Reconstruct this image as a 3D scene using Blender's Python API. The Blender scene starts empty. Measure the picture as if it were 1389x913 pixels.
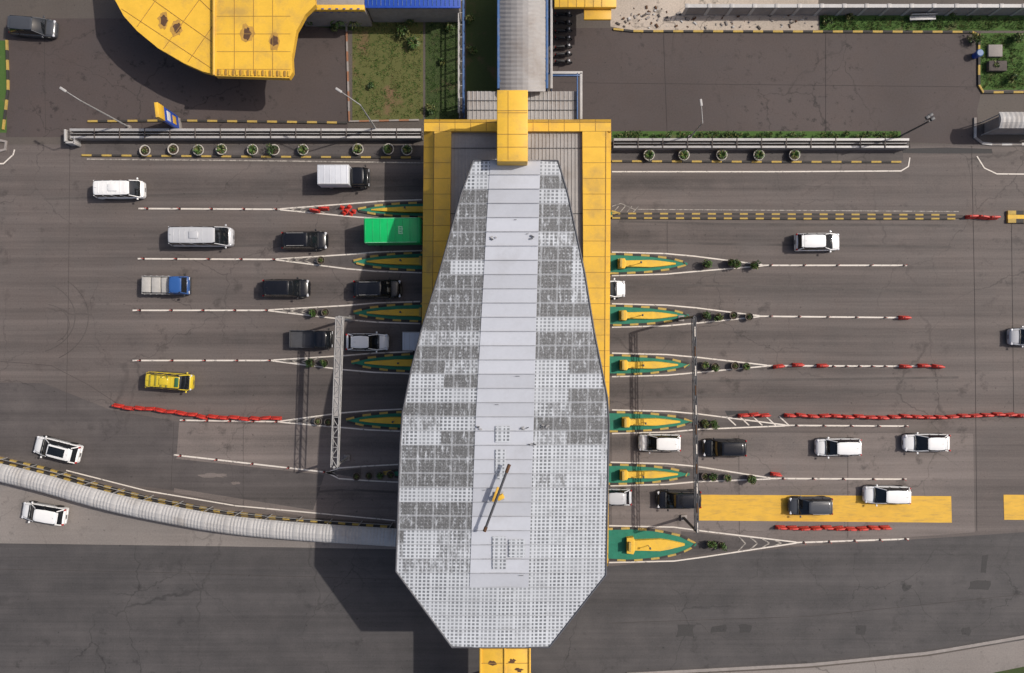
import bpy, bmesh, math, random
from mathutils import Vector, Matrix
random.seed(7)
R=random.Random(11)
H=80.0; S=13.5
def W(px,py,z=0.0):
    k=(H-z)/H/S
    return Vector(((px-694.5)*k, -(py-456.5)*k, z))
scene=bpy.context.scene
# ------------------------------------------------------------ materials
class NT:
    def __init__(s,name):
        s.m=bpy.data.materials.new(name); s.m.use_nodes=True
        s.t=s.m.node_tree; s.bsdf=s.t.nodes['Principled BSDF']
        s.tc=s.t.nodes.new('ShaderNodeTexCoord')
    def set(s,inp,v):
        if isinstance(v,bpy.types.NodeSocket): s.t.links.new(v,inp)
        else: inp.default_value=v
    def math(s,op,a,b=0.0,c=0.0,clamp=False):
        n=s.t.nodes.new('ShaderNodeMath'); n.operation=op; n.use_clamp=clamp
        s.set(n.inputs[0],a); s.set(n.inputs[1],b); s.set(n.inputs[2],c); return n.outputs[0]
    def map(s,scale=(1,1,1),rot=(0,0,0),loc=(0,0,0)):
        n=s.t.nodes.new('ShaderNodeMapping'); s.t.links.new(s.tc.outputs['Object'],n.inputs[0])
        n.inputs['Scale'].default_value=scale; n.inputs['Rotation'].default_value=rot; n.inputs['Location'].default_value=loc
        return n.outputs[0]
    def noise(s,scale,detail=4,vec=None,rough=.55):
        n=s.t.nodes.new('ShaderNodeTexNoise'); n.inputs['Scale'].default_value=scale
        n.inputs['Detail'].default_value=detail; n.inputs['Roughness'].default_value=rough
        s.t.links.new(vec if vec else s.tc.outputs['Object'],n.inputs['Vector']); return n.outputs['Fac']
    def step(s,v,a,b):
        n=s.t.nodes.new('ShaderNodeMapRange'); s.set(n.inputs[0],v); n.inputs[1].default_value=a; n.inputs[2].default_value=b
        return n.outputs[0]
    def mix(s,f,a,b):
        n=s.t.nodes.new('ShaderNodeMix'); n.data_type='RGBA'; s.set(n.inputs[0],f)
        s.set(n.inputs[6],(*a,1) if isinstance(a,tuple) and len(a)==3 else a)
        s.set(n.inputs[7],(*b,1) if isinstance(b,tuple) and len(b)==3 else b); return n.outputs[2]
    def scale(s,col,f):
        n=s.t.nodes.new('ShaderNodeVectorMath'); n.operation='SCALE'
        if isinstance(col,tuple): n.inputs[0].default_value=col
        else: s.set(n.inputs[0],col)
        s.set(n.inputs[3],f); return n.outputs[0]
    def bump(s,h,strength=.3,dist=.02):
        n=s.t.nodes.new('ShaderNodeBump'); n.inputs['Strength'].default_value=strength; n.inputs['Distance'].default_value=dist
        s.t.links.new(h,n.inputs['Height']); s.t.links.new(n.outputs[0],s.bsdf.inputs['Normal'])
    def out(s,col,rough=.8,metal=0.0,coat=0.0):
        s.set(s.bsdf.inputs['Base Color'],(*col,1) if isinstance(col,tuple) and len(col)==3 else col)
        s.set(s.bsdf.inputs['Roughness'],rough); s.bsdf.inputs['Metallic'].default_value=metal
        s.bsdf.inputs['Coat Weight'].default_value=coat; s.bsdf.inputs['Coat Roughness'].default_value=.08
        return s.m
_mc={}
def M(name,col,rough=.6,var=.25,scale=3.0,metal=0.0,coat=0.0,dirt=None,dirtamt=.5,bump=0.0):
    if name in _mc: return _mc[name]
    n=NT(name)
    a=n.noise(scale,3); b=n.noise(scale*7,2)
    f=n.math('ADD',n.math('MULTIPLY',n.math('SUBTRACT',a,.5),var*2),n.math('MULTIPLY',n.math('SUBTRACT',b,.5),var*.8))
    f=n.math('ADD',f,1.0)
    c=n.scale(tuple(col),f)
    if dirt:
        d=n.step(n.noise(scale*.5,5,rough=.65),.5,.72)
        c=n.mix(n.math('MULTIPLY',d,dirtamt),c,dirt)
    if bump: n.bump(b,bump,.03)
    _mc[name]=n.out(c,rough,metal,coat); return _mc[name]
def asphalt(name,col,col2,streak=.25,big=.35,grain=.28,stain=.4,lanes=0.0,rot=0.0,crack=.4,stainscale=.5):
    n=NT(name)
    big_=n.noise(.07,3); med=n.noise(.35,5,rough=.6)
    gr=n.noise(6,5,rough=.75)
    f=n.math('ADD',1.0,n.math('MULTIPLY',n.math('SUBTRACT',big_,.5),big*2))
    f=n.math('ADD',f,n.math('MULTIPLY',n.math('SUBTRACT',gr,.5),grain*2.6))
    f=n.math('ADD',f,n.math('MULTIPLY',n.math('SUBTRACT',med,.5),big*1.4))
    if streak>.06:
        st=n.noise(1.0,4,n.map((.022,.55,1),(0,0,rot)),.6); st2=n.noise(1.0,4,n.map((.05,3.0,1),(0,0,rot),(3,7,0)),.65)
        f=n.math('ADD',f,n.math('MULTIPLY',n.math('SUBTRACT',st,.5),streak*2.8))
        f=n.math('ADD',f,n.math('MULTIPLY',n.math('SUBTRACT',st2,.5),streak*2.4))
    if lanes:
        sp=n.t.nodes.new('ShaderNodeSeparateXYZ'); n.t.links.new(n.tc.outputs['Object'],sp.inputs[0])
        w=n.noise(1,2,n.map((.04,.04,1)))
        yy=n.math('ADD',sp.outputs[1],n.math('MULTIPLY',n.math('SUBTRACT',w,.5),1.5))
        ph=n.math('MULTIPLY',n.math('SUBTRACT',yy,4.9),2*math.pi/5.19)
        msk=n.step(med,.35,.6)
        co=n.math('COSINE',ph); co=n.math('MULTIPLY',n.math('POWER',n.math('MAXIMUM',co,0.0),3.0),n.math('ADD',.45,n.math('MULTIPLY',msk,.6)))
        near=n.step(n.math('ABSOLUTE',sp.outputs[0]),42.0,12.0)
        f=n.math('SUBTRACT',f,n.math('MULTIPLY',n.math('MULTIPLY',co,n.math('ADD',.45,near)),lanes))
        c2=n.math('COSINE',n.math('MULTIPLY',ph,3.0)); c2=n.math('MULTIPLY',n.math('MAXIMUM',c2,0.0),lanes*.4)
        f=n.math('ADD',f,c2)
    sm=n.step(n.noise(stainscale,6,rough=.7),.56,.66)
    sm2=n.step(big_,.42,.6)
    f=n.math('MULTIPLY',f,n.math('SUBTRACT',1.0,n.math('MULTIPLY',n.math('MULTIPLY',sm,sm2),stain)))
    od=n.step(n.noise(2.6,3),.67,.74); f=n.math('MULTIPLY',f,n.math('SUBTRACT',1.0,n.math('MULTIPLY',od,.45)))
    if crack:
        v=n.t.nodes.new('ShaderNodeTexVoronoi'); v.feature='DISTANCE_TO_EDGE'; v.inputs['Scale'].default_value=.11
        nn=n.t.nodes.new('ShaderNodeTexNoise'); nn.inputs['Scale'].default_value=.6; nn.inputs['Detail'].default_value=4
        n.t.links.new(n.tc.outputs['Object'],nn.inputs['Vector'])
        va=n.t.nodes.new('ShaderNodeVectorMath'); va.operation='MULTIPLY_ADD'
        n.t.links.new(nn.outputs['Color'],va.inputs[0]); va.inputs[1].default_value=(2.2,2.2,0); n.t.links.new(n.tc.outputs['Object'],va.inputs[2])
        n.t.links.new(va.outputs[0],v.inputs['Vector'])
        ck=n.step(v.outputs['Distance'],.007,.001)
        ck=n.math('MULTIPLY',ck,sm2)
        f=n.math('MULTIPLY',f,n.math('SUBTRACT',1.0,n.math('MULTIPLY',ck,crack)))
    c=n.mix(n.step(med,.3,.7),col,col2)
    c=n.scale(c,n.math('MAXIMUM',f,.15))
    return n.out(c,.8)
def paint(name,col,under=(.09,.08,.075),lo=.56,hi=.64,amt=.8,stretch=None):
    if name in _mc: return _mc[name]
    n=NT(name)
    w=n.step(n.noise(2.2,7,n.map(stretch) if stretch else None,rough=.75),lo,hi)
    g=n.math('ADD',.85,n.math('MULTIPLY',n.noise(.8,3),.3))
    c=n.mix(n.math('MULTIPLY',w,amt),n.scale(tuple(col),g),under)
    _mc[name]=n.out(c,.7); return _mc[name]

a_main=asphalt('asphalt_main',(.122,.099,.089),(.098,.083,.076),streak=.30,lanes=.36,big=.32)
a_conc=asphalt('concrete_lane',(.172,.141,.126),(.136,.115,.105),streak=.24,lanes=.36,stain=.5,big=.34)
a_low=asphalt('asphalt_lower',(.060,.0555,.055),(.074,.067,.065),streak=.26,big=.26,rot=-.04,stain=.35)
a_park=asphalt('asphalt_parking',(.080,.060,.054),(.062,.049,.046),streak=.0,big=.42,stain=.65,stainscale=.9)
a_lane=asphalt('asphalt_lane_dark',(.078,.067,.064),(.088,.076,.071),streak=.32,lanes=.3)
a_patch=asphalt('asphalt_patch',(.045,.042,.041),(.04,.037,.036),streak=.0,big=.3,crack=0)
ground_m=asphalt('ground_soil',(.10,.082,.07),(.085,.072,.062),streak=0,big=.4,crack=0)
conc_l=asphalt('concrete_light',(.47,.40,.33),(.36,.30,.245),streak=.0,big=.7,stain=.75,grain=.4,crack=.5)
conc_m=asphalt('concrete_mid',(.235,.205,.185),(.185,.165,.15),streak=.1,big=.4,stain=.5)
def grassmat(name,g1,g2,soil,a,b):
    n=NT(name)
    c=n.mix(n.noise(3,5,rough=.7),g1,g2)
    c=n.mix(n.step(n.noise(.35,6,rough=.65),a,b),c,soil)
    c=n.scale(c,n.math('ADD',.5,n.math('MULTIPLY',n.noise(10,4,rough=.8),1.0)))
    return n.out(c,.95)
grass_dry=grassmat('grass_dry',(.075,.085,.022),(.115,.112,.035),(.155,.095,.05),.54,.68)
grass_dk=grassmat('grass_dark',(.028,.05,.013),(.05,.068,.018),(.08,.06,.03),.55,.65)
grass_g=grassmat('grass_green',(.04,.10,.014),(.07,.12,.028),(.13,.11,.055),.57,.68)
white_p=paint('white_road_paint',(.66,.60,.53))
faint_p=paint('worn_white_paint',(.40,.36,.31),lo=.44,hi=.58)
yel_p=paint('yellow_road_paint',(.66,.38,.035),under=(.32,.20,.06),lo=.48,hi=.72,amt=.7,stretch=(.25,1.2,1))
joint_m=M('joint_tar',(.05,.042,.04),.9,.5,.8)
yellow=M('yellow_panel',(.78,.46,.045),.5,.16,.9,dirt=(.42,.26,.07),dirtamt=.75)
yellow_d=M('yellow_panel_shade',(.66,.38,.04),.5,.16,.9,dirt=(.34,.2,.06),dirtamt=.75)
yellow_c=M('yellow_concrete',(.70,.42,.035),.7,.2,2,dirt=(.33,.22,.07),dirtamt=.6)
seam_y=M('yellow_seam',(.33,.19,.04),.7)
black_k=M('black_kerb_paint',(.04,.036,.032),.8,.4,5)
yellow_k=M('yellow_kerb_paint',(.44,.30,.07),.8,.4,5,dirt=(.2,.15,.08))
green_i=M('green_island_paint',(.012,.175,.105),.7,.35,2,dirt=(.04,.09,.065))
rust=M('rust',(.10,.05,.025),.9,.6,3)
red_b=M('red_plastic',(.56,.035,.022),.5,.2,2,dirt=(.32,.07,.045))
steel=M('galvanised_steel',(.34,.33,.32),.5,.25,2,dirt=(.16,.14,.12))
steel_w=M('white_steel',(.43,.41,.39),.5,.25,1.5,dirt=(.20,.17,.15))
steel_d=M('dark_steel',(.06,.06,.065),.5,.3)
steel_b=M('blue_steel',(.05,.12,.28),.45,.2,dirt=(.2,.2,.22))
blue=M('blue_paint',(.02,.07,.38),.4)
corr=M('corrugated_sheet',(.33,.31,.295),.5,.25,.7,dirt=(.19,.155,.13),dirtamt=.7)
corr_l=M('corrugated_light',(.44,.425,.41),.5,.25,.6,dirt=(.24,.21,.18),dirtamt=.7)
conc=M('concrete_grey',(.28,.25,.23),.9,.35,2,dirt=(.12,.1,.09),bump=.3)
conc_dk=M('concrete_dark',(.085,.07,.062),.9,.35,1.2,dirt=(.05,.045,.04))
pot_m=M('pot_white',(.46,.42,.37),.8,.3,5)
pot_g=M('pot_dark',(.12,.10,.085),.8,.3,5)
soil_m=M('soil',(.06,.04,.028),.95,.4,5)
leaf1=M('leaf_green',(.06,.12,.022),.6,.4,4)
leaf2=M('leaf_dark',(.028,.058,.014),.6,.4,4)
leaf3=M('leaf_olive',(.13,.135,.04),.6,.4,4)
bark=M('bark',(.10,.07,.045),.9,.4,6)
glass=M('car_glass',(.010,.012,.015),.05,.1,1,coat=.2)
tyre=M('tyre_rubber',(.015,.015,.015),.9)
hub=M('wheel_hub',(.35,.35,.36),.35,.1,metal=.6)
lamp_w=M('headlight_lens',(.6,.6,.62),.1)
lamp_r=M('taillight_red',(.4,.01,.01),.2)
trim=M('black_trim',(.02,.02,.02),.5)
plate=M('plate',(.03,.03,.035),.5)
def carpaint(key):
    d={'white':(.82,.81,.79),'silver':(.50,.50,.51),'black':(.007,.007,.009),'grey':(.06,.063,.07),'yellow':(.62,.46,.03),
       'blue':(.03,.10,.30),'green':(.005,.46,.11),'navy':(.020,.022,.028)}
    return M('car_paint_'+key,d[key],.22,.06,1.2,coat=.7 if key!='black' else .35,dirt=tuple(x*.78+.01 for x in d[key]),dirtamt=.4)
# ------------------------------------------------------------ mesh builder
class B:
    def __init__(s,name): s.name=name; s.v=[]; s.f=[]; s.fm=[]; s.sm=[]; s.mats=[]
    def mi(s,mat):
        if mat not in s.mats: s.mats.append(mat)
        return s.mats.index(mat)
    def raw(s,vs,fs,mat,smooth=False):
        o=len(s.v); s.v+= [tuple(v) for v in vs]; k=s.mi(mat)
        for f in fs: s.f.append([i+o for i in f]); s.fm.append(k); s.sm.append(smooth)
    def solid(s,vs,fs,mat,bevel=0,segs=2,smooth=False):
        if bevel<=0: return s.raw(vs,fs,mat,smooth)
        bm=bmesh.new(); bv=[bm.verts.new(v) for v in vs]
        for f in fs: bm.faces.new([bv[i] for i in f])
        bmesh.ops.recalc_face_normals(bm,faces=bm.faces[:])
        bmesh.ops.bevel(bm,geom=bm.edges[:],offset=bevel,segments=segs,affect='EDGES',profile=.5,clamp_overlap=True)
        bm.verts.index_update()
        s.raw([v.co[:] for v in bm.verts],[[v.index for v in f.verts] for f in bm.faces],mat,True); bm.free()
    def hexa(s,b,t,mat,bevel=0,segs=2):
        fs=[(3,2,1,0),(4,5,6,7)]+[(i,(i+1)%4,(i+1)%4+4,i+4) for i in range(4)]
        s.solid(list(b)+list(t),fs,mat,bevel,segs)
    def box(s,c,d,mat,bevel=0,rz=0.0,segs=2):
        cx,cy,cz=c; a,b,h=d[0]/2,d[1]/2,d[2]/2; co,si=math.cos(rz),math.sin(rz)
        q=[(-a,-b),(a,-b),(a,b),(-a,b)]; q=[(cx+x*co-y*si,cy+x*si+y*co) for x,y in q]
        s.hexa([(x,y,cz-h) for x,y in q],[(x,y,cz+h) for x,y in q],mat,bevel,segs)
    def frus(s,x0,x1,w,z0,X0,X1,w2,z1,mat,bevel=0,segs=2):
        s.hexa([(x0,-w,z0),(x1,-w,z0),(x1,w,z0),(x0,w,z0)],[(X0,-w2,z1),(X1,-w2,z1),(X1,w2,z1),(X0,w2,z1)],mat,bevel,segs)
    def cyl(s,p,q,r1,r2,mat,n=10,smooth=True,caps=True):
        p=Vector(p); q=Vector(q); d=(q-p).normalized(); u=d.orthogonal().normalized(); w=d.cross(u)
        vs=[]
        for c,r in((p,r1),(q,r2)):
            for i in range(n):
                a=2*math.pi*i/n; vs.append(c+u*math.cos(a)*r+w*math.sin(a)*r)
        fs=[(i,(i+1)%n,(i+1)%n+n,i+n) for i in range(n)]
        s.raw(vs,fs,mat,smooth)
        if caps: s.raw(vs,[tuple(range(n))[::-1],tuple(range(n,2*n))],mat)
    def loft(s,secs,mat,closed=False,caps=True,smooth=True):
        n=len(secs[0]); vs=[p for r in secs for p in r]; fs=[]
        for i in range(len(secs)-1):
            for j in range(n if closed else n-1):
                k=(j+1)%n; fs.append((i*n+j,i*n+k,(i+1)*n+k,(i+1)*n+j))
        s.raw(vs,fs,mat,smooth)
        if caps: s.raw(vs,[tuple(range(n))[::-1],tuple((len(secs)-1)*n+j for j in range(n))],mat)
    def prism(s,pts,z0,z1,mat,side=None):
        n=len(pts); vs=[(p[0],p[1],z0) for p in pts]+[(p[0],p[1],z1) for p in pts]
        s.raw(vs,[tuple(range(n,2*n))],mat)
        s.raw(vs,[(i,(i+1)%n,(i+1)%n+n,i+n) for i in range(n)],side or mat)
    def data(s):
        me=bpy.data.meshes.new(s.name); me.from_pydata(s.v,[],s.f)
        for m in s.mats: me.materials.append(m)
        me.polygons.foreach_set('material_index',s.fm); me.polygons.foreach_set('use_smooth',s.sm)
        bm=bmesh.new(); bm.from_mesh(me); bmesh.ops.recalc_face_normals(bm,faces=bm.faces[:]); bm.to_mesh(me); bm.free()
        me.update(); return me
    def build(s,loc=(0,0,0),rz=0.0,parent=None):
        ob=bpy.data.objects.new(s.name,s.data()); ob.location=loc; ob.rotation_euler=(0,0,rz)
        scene.collection.objects.link(ob)
        if parent: ob.parent=parent
        return ob
def inst(name,me,loc,rz=0.0,sc=1.0):
    ob=bpy.data.objects.new(name,me); ob.location=loc; ob.rotation_euler=(0,0,rz); ob.scale=(sc,sc,sc); scene.collection.objects.link(ob); return ob
def empty(name):
    e=bpy.data.objects.new(name,None); scene.collection.objects.link(e); return e
def sheetobj(name,pix,layer,mat):
    b=B(name); z=layer*.004; ps=[W(x,y) for x,y in pix]
    b.raw([(p.x,p.y,z) for p in ps],[tuple(range(len(ps)))],mat)
    ob=b.build()
    for p in ob.data.polygons:
        if p.normal.z<0: ob.data.flip_normals(); break
    return ob
def offset(pts,d):
    out=[]
    for i,p in enumerate(pts):
        a=pts[max(i-1,0)]; c=pts[min(i+1,len(pts)-1)]
        t=Vector((c[0]-a[0],c[1]-a[1])); t.normalize(); out.append((p[0]-t.y*d,p[1]+t.x*d))
    return out
def wp(pix,z=0): return [tuple(W(x,y,z)[:2]) for x,y in pix]
def ribbon(b,pts,w,z,mat):
    l=offset(pts,w/2); r=offset(pts,-w/2)
    for i in range(len(pts)-1):
        b.raw([(*r[i],z),(*r[i+1],z),(*l[i+1],z),(*l[i],z)],[(0,1,2,3)],mat)
def resample(pts,step):
    out=[Vector(pts[0])]; acc=0
    for i in range(len(pts)-1):
        a=Vector(pts[i]); c=Vector(pts[i+1]); L=(c-a).length; 
        if L<1e-6: continue
        t=step-acc
        while t<=L: out.append(a+(c-a)*t/L); t+=step
        acc=(acc+L)%step
    return [tuple(p) for p in out]
def kerb(b,pts,w=.22,h=.16,seg=.75,mats=None,z0=0.0):
    mats=mats or (yellow_k,black_k)
    rs=resample(pts,seg)
    if len(rs)<2: return
    l=offset(rs,w/2); r=offset(rs,-w/2)
    for i in range(len(rs)-1):
        b.hexa([(*r[i],z0),(*r[i+1],z0),(*l[i+1],z0),(*l[i],z0)],[(*r[i],z0+h),(*r[i+1],z0+h),(*l[i+1],z0+h),(*l[i],z0+h)],mats[i%2])
# ------------------------------------------------------------ ground sheets
g=B('ground'); g.raw([(-600,-600,0),(600,-600,0),(600,600,0),(-600,600,0)],[(0,1,2,3)],ground_m); g.build()
sheetobj('main_road',[(-900,196),(2300,196),(2300,724),(1389,722),(1080,742),(830,768),(540,742),(300,740),(0,735),(-900,735)],1,a_main)
sheetobj('lower_road',[(-900,735),(0,735),(300,740),(540,742),(830,768),(1080,742),(1389,722),(2300,724),(2300,800),(1389,868),(1260,888),(1100,903),(850,916),(600,930),(-900,930)],1,a_low)
sheetobj('parking_lot',[(8,25),(472,25),(472,186),(8,186)],1,a_park)
sheetobj('parking_lot',[(748,38),(1330,38),(1330,130),(1325,150),(1330,196),(748,180)],1,a_park)
sheetobj('concrete_road',[(830,586),(1320,588),(1322,722),(1080,740),(830,760)],2,a_conc)
sheetobj('concrete_road',[(243,573),(545,580),(540,710),(420,702),(236,668)],2,a_conc)
sheetobj('asphalt_lane_surface',[(-900,500),(60,520),(150,556),(243,572),(236,665),(130,652),(0,618)],2,a_lane)
sheetobj('asphalt_lane_surface',[(236,622),(440,644),(425,692),(236,662)],3,a_lane)
sheetobj('concrete_shoulder',[(-200,630),(0,640),(60,654),(130,675),(200,692),(300,712),(540,730),(540,745),(300,741),(0,737),(-200,735)],2,conc_m)
sheetobj('sidewalk',[(850,919),(1100,906),(1260,890),(1389,868),(1500,850),(1500,1000),(850,1000)],2,conc_m)
sheetobj('grass_verge',[(1290,930),(1350,912),(1400,902),(1500,886),(1500,1000),(1290,1000)],3,grass_dk)
sheetobj('dirt_shoulder',[(-200,914),(560,916),(560,1000),(-200,1000)],2,conc_m)
pb=B('asphalt_repair_patch')
for (x,y,w,h) in [(930,855,22,16),(975,853,22,9),(1010,853,16,12),(1328,794,28,12),(1168,855,12,11),(1310,856,12,11),(1000,560,30,6),(1335,764,8,24),(1285,205,120,8),(1230,797,10,8)]:
    pts=[(x-w/2,y-h/2),(x,y-h/2),(x+w/2,y-h/2),(x+w/2,y),(x+w/2,y+h/2),(x,y+h/2),(x-w/2,y+h/2),(x-w/2,y)]
    q=[W(a+R.uniform(-2,2),c+R.uniform(-1.5,1.5)) for a,c in pts]
    pb.raw([(p.x,p.y,.014) for p in q][::-1],[tuple(range(8))],a_patch)
pb.build()
lp=B('cement_spill')
for (x,y,w,h) in [(290,645,44,7),(320,655,16,5),(460,660,60,12),(885,655,30,6)]:
    n=20; vs=[]
    for i in range(n):
        a=2*math.pi*i/n; r=R.uniform(.45,1.1); p=W(x+math.cos(a)*w/2*r,y+math.sin(a)*h/2*r); vs.append((p.x,p.y,.018))
    lp.raw(vs,[tuple(range(n))],a_conc)
lp.build()
jb=B('road_joint_line')
for pts in [[(95,198),(93,400),(90,560)],[(1318,198),(1322,400),(1325,720)],[(1372,300),(1375,560)],[(905,300),(905,345)],[(0,490),(70,496),(120,522),(160,548)],
            [(236,572),(232,665)],[(1002,590),(1003,735)],[(1150,590),(1150,730)],
            [(330,575),(330,690)],[(0,772),(200,776),(540,786)],[(830,845),(1100,836),(1389,806)],
            [(60,30),(62,180)],[(900,45),(905,180)],[(760,112),(1325,118)],[(1120,45),(1120,180)]]:
    ribbon(jb,wp(pts),.035,.022,joint_m)
jb.build()
sk_=B('tyre_marks'); skm=asphalt('tyre_mark',(.075,.063,.057),(.09,.077,.07),streak=0,big=.4,crack=0)
def arc(cx,cy,r,a0,a1,w=.14):
    ribbon(sk_,wp([(cx+math.cos(math.radians(a0+(a1-a0)*i/16))*r,cy+math.sin(math.radians(a0+(a1-a0)*i/16))*r*.8) for i in range(17)]),w,.0155,skm)
arc(40,430,62,-60,70,.10); arc(40,430,80,-50,60,.09); arc(60,440,34,-80,60,.08)
for pts in [[(420,668),(470,664),(540,668)],[(840,300),(980,304),(1300,306)],[(840,328),(980,331),(1290,335)],[(560,322),(420,330),(200,338)],[(840,386),(1000,388),(1250,396)],[(560,250),(300,262),(60,270)],[(850,540),(1000,534),(1300,530)],[(850,520),(1000,516),(1300,512)]]:
    ribbon(sk_,wp(pts),.22,.0155,skm)
sk_.build()
yb=B('yellow_lane_marking')
for q in [[(948,671),(1290,673),(1291,709),(948,706)],[(1361,671),(1500,672),(1500,706),(1362,705)]]:
    yb.raw([(*p,.026) for p in wp(q)],[(0,1,2,3)],yel_p)
yb.build()
# ------------------------------------------------------------ islands & markings
def island(yl,yr,xl,xr,hl=12,hr=13,lw=True,rw=True):
    b=B('toll_island')
    def nose(tip,y,h,s):
        return [(tip,y-1.2),(tip-s*22,y-h*.55),(tip-s*52,y-h*.85),(tip-s*90,y-h)]
    nr=nose(xr,yr,hr,1); nl=nose(xl,yl,hl,-1)
    top=[*nl,*nr[::-1]]
    bot=[(x,2*(yr)-y) for x,y in nr]+[(x,2*yl-y) for x,y in nl[::-1]]
    loop=wp(top+bot)
    b.prism(loop,0.0,.17,green_i,conc)
    kerb(b,loop+[loop[0]],.2,.21,.85)
    def wedge(tip,y,h,s):
        def P(dx,dy,z): 
            p=W(tip-s*dx,y+dy); return (p.x,p.y,z)
        if s>0: prof=[(95,h*.46,.7),(86,h*.52,.68),(84,h*.30,.6),(50,h*.36,.46),(38,h*.28,.4),(16,h*.05,.27)]
        else: prof=[(93,h*.38,.7),(60,h*.34,.55),(34,h*.2,.42),(18,h*.05,.26)]
        secs=[[P(dx,-hw-.6,.17),P(dx,-hw,z),P(dx,hw,z),P(dx,hw+.6,.17)] for dx,hw,z in prof]
        b.loft(secs,yellow_c,smooth=False)
        p=W(tip-s*92,y); b.box((p.x,p.y,1.05),(.25,.9,.5),yellow_k,.03)
        p=W(tip-s*66,y); b.cyl((p.x,p.y,.5),(p.x,p.y,1.7),.035,.035,steel,8); b.box((p.x,p.y,1.7),(.16,.2,.2),steel_d,.03)
    if rw: wedge(xr,yr,hr,1)
    if lw: wedge(xl,yl,hl,-1)
    return b.build()
island(285,290,486,840,10,10,rw=False)
island(355,358,480,932)
island(424,428,480,934)
island(492,495,477,935)
island(570,572,470,938)
island(642,643,520,935,9,13,lw=False)
island(736,738,545,944,12,22,lw=False)
def vmark(tipx,y,cx,cy,endx,endy,edgex,h,s,hatch=True):
    b=B('lane_marking')
    b.raw([(*p,.018) for p in wp([(tipx-s*20,y-h*.8),(cx,cy),(tipx-s*20,y+h*.8)])],[(0,1,2)],a_lane)
    for sg in(-1,1):
        ribbon(b,wp([(edgex,y+sg*(h+3)),(tipx-s*30,y+sg*(h+1)),(tipx+s*10,y+sg*h*.8),(cx,cy+sg*.6)]),.13,.03,white_p)
    if endx is not None: ribbon(b,wp([(cx-s*2,cy),(endx,endy)]),.15,.034,white_p)
    if hatch:
        for t in (.42,.54,.66,.78):
            xm=tipx+(cx-tipx)*t; ym=y+(cy-y)*t; hw=h*.8*(1-t)*1.02
            for sg in(-1,1): ribbon(b,wp([(xm+s*10,ym),(xm,ym+sg*hw)]),.12,.038,faint_p)
    b.build()
vmark(486,285,380,284,188,283,572,11,-1)
vmark(480,355,375,352,187,351,572,12,-1)
vmark(480,424,365,421,180,421,570,12,-1)
vmark(477,492,370,489,180,489,560,12,-1)
vmark(470,570,380,572,244,570,545,12,-1)
vmark(470,642,445,641,236,617,540,9,-1)
vmark(932,358,1035,360,1230,360,830,13,1,False)
vmark(934,428,1030,429,1225,431,830,13,1,False)
vmark(935,495,1040,496,1275,497,830,13,1,False)
vmark(938,572,1065,577,1232,578,830,13,1,False)
vmark(935,643,1045,649,1230,650,828,13,1,False)
vmark(944,738,1080,736,1233,731,826,22,1)
b=B('lane_marking')
ribbon(b,wp([(830,233),(1050,233),(1222,232),(1232,226),(1234,214)]),.13,.03,white_p)
ribbon(b,wp([(118,216),(350,218),(575,221)]),.12,.03,faint_p)
ribbon(b,wp([(1325,212),(1335,228),(1352,236),(1500,237)]),.12,.03,white_p)
ribbon(b,wp([(-60,224),(5,222),(18,210),(20,203)]),.14,.03,white_p)
ribbon(b,wp([(90,638),(200,666),(320,686),(440,697),(536,706)]),.12,.03,white_p)
ribbon(b,wp([(830,280),(842,276),(860,284),(1300,287)]),.08,.03,faint_p)
for x in range(832,860,9): ribbon(b,wp([(x,288),(x+7,280)]),.08,.034,faint_p)
for x in range(985,1060,18): ribbon(b,wp([(x,565),(x+13,577)]),.12,.042,white_p)
b.build()
d=B('delineator_post'); d.cyl((0,0,0),(0,0,.06),.15,.13,trim,8); d.cyl((0,0,.06),(0,0,.6),.04,.035,red_b,8); d.cyl((0,0,.4),(0,0,.5),.042,.042,pot_m,8)
dme=d.data()
def posts(x0,y0,x1,y1,n):
    for i in range(n):
        t=i/(n-1); p=W(x0+(x1-x0)*t,y0+(y1-y0)*t); inst('delineator_post',dme,p)
for a in [(200,283,375,284),(195,351,372,352),(190,421,362,421),(190,489,366,489),(250,570,375,572),(245,618,440,640),(1045,360,1226,360),(1045,429,1200,431),(1130,497,1200,497),(1080,577,1228,578),(1062,649,1225,650),(1090,736,1228,731)]:
    posts(*a,5)
# ------------------------------------------------------------ kerbs
k=B('striped_kerb'); kerb(k,wp([(830,290),(1100,291),(1305,292)]),.16,.2,.8); kerb(k,wp([(830,296),(1100,297),(1305,297)]),.16,.2,.8)
k.prism(wp([(830,290),(1305,292),(1305,296),(830,295)]),0,.17,conc_dk); k.build()
k=B('striped_kerb'); kerb(k,wp([(1365,289),(1500,290)]),.4,.3,.8); kerb(k,wp([(1365,300),(1500,301)]),.4,.3,.8); k.prism(wp([(1365,290),(1500,291),(1500,300),(1365,299)]),0,.25,yellow_c); k.build()
k=B('striped_kerb'); kerb(k,wp([(-40,612),(0,621),(60,634),(130,656),(200,674),(300,693),(400,704),(538,715)]),.2,.3,.7)
kerb(k,wp([(-40,617),(0,627),(60,640),(130,662),(200,679),(300,698),(400,709),(538,719)]),.2,.3,.7); k.build()
for pts,w in [([(120,165),(240,164),(478,167)],.2),([(112,211),(350,213),(574,214)],.18),([(830,219),(1050,220),(1228,220)],.18),([(832,40),(860,43),(1327,44),(1327,122),(1332,126),(1450,125)],.2),([(10,55),(12,120),(4,185)],.2)]:
    k=B('striped_kerb'); kerb(k,wp(pts),w,.18,1.0); k.build()
k=B('garden_kerb'); kerb(k,wp([(470,30),(474,165),(575,163)]),.16,.16,1.0,(conc,M('terracotta_kerb',(.28,.13,.07),.8))); k.build()
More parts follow.
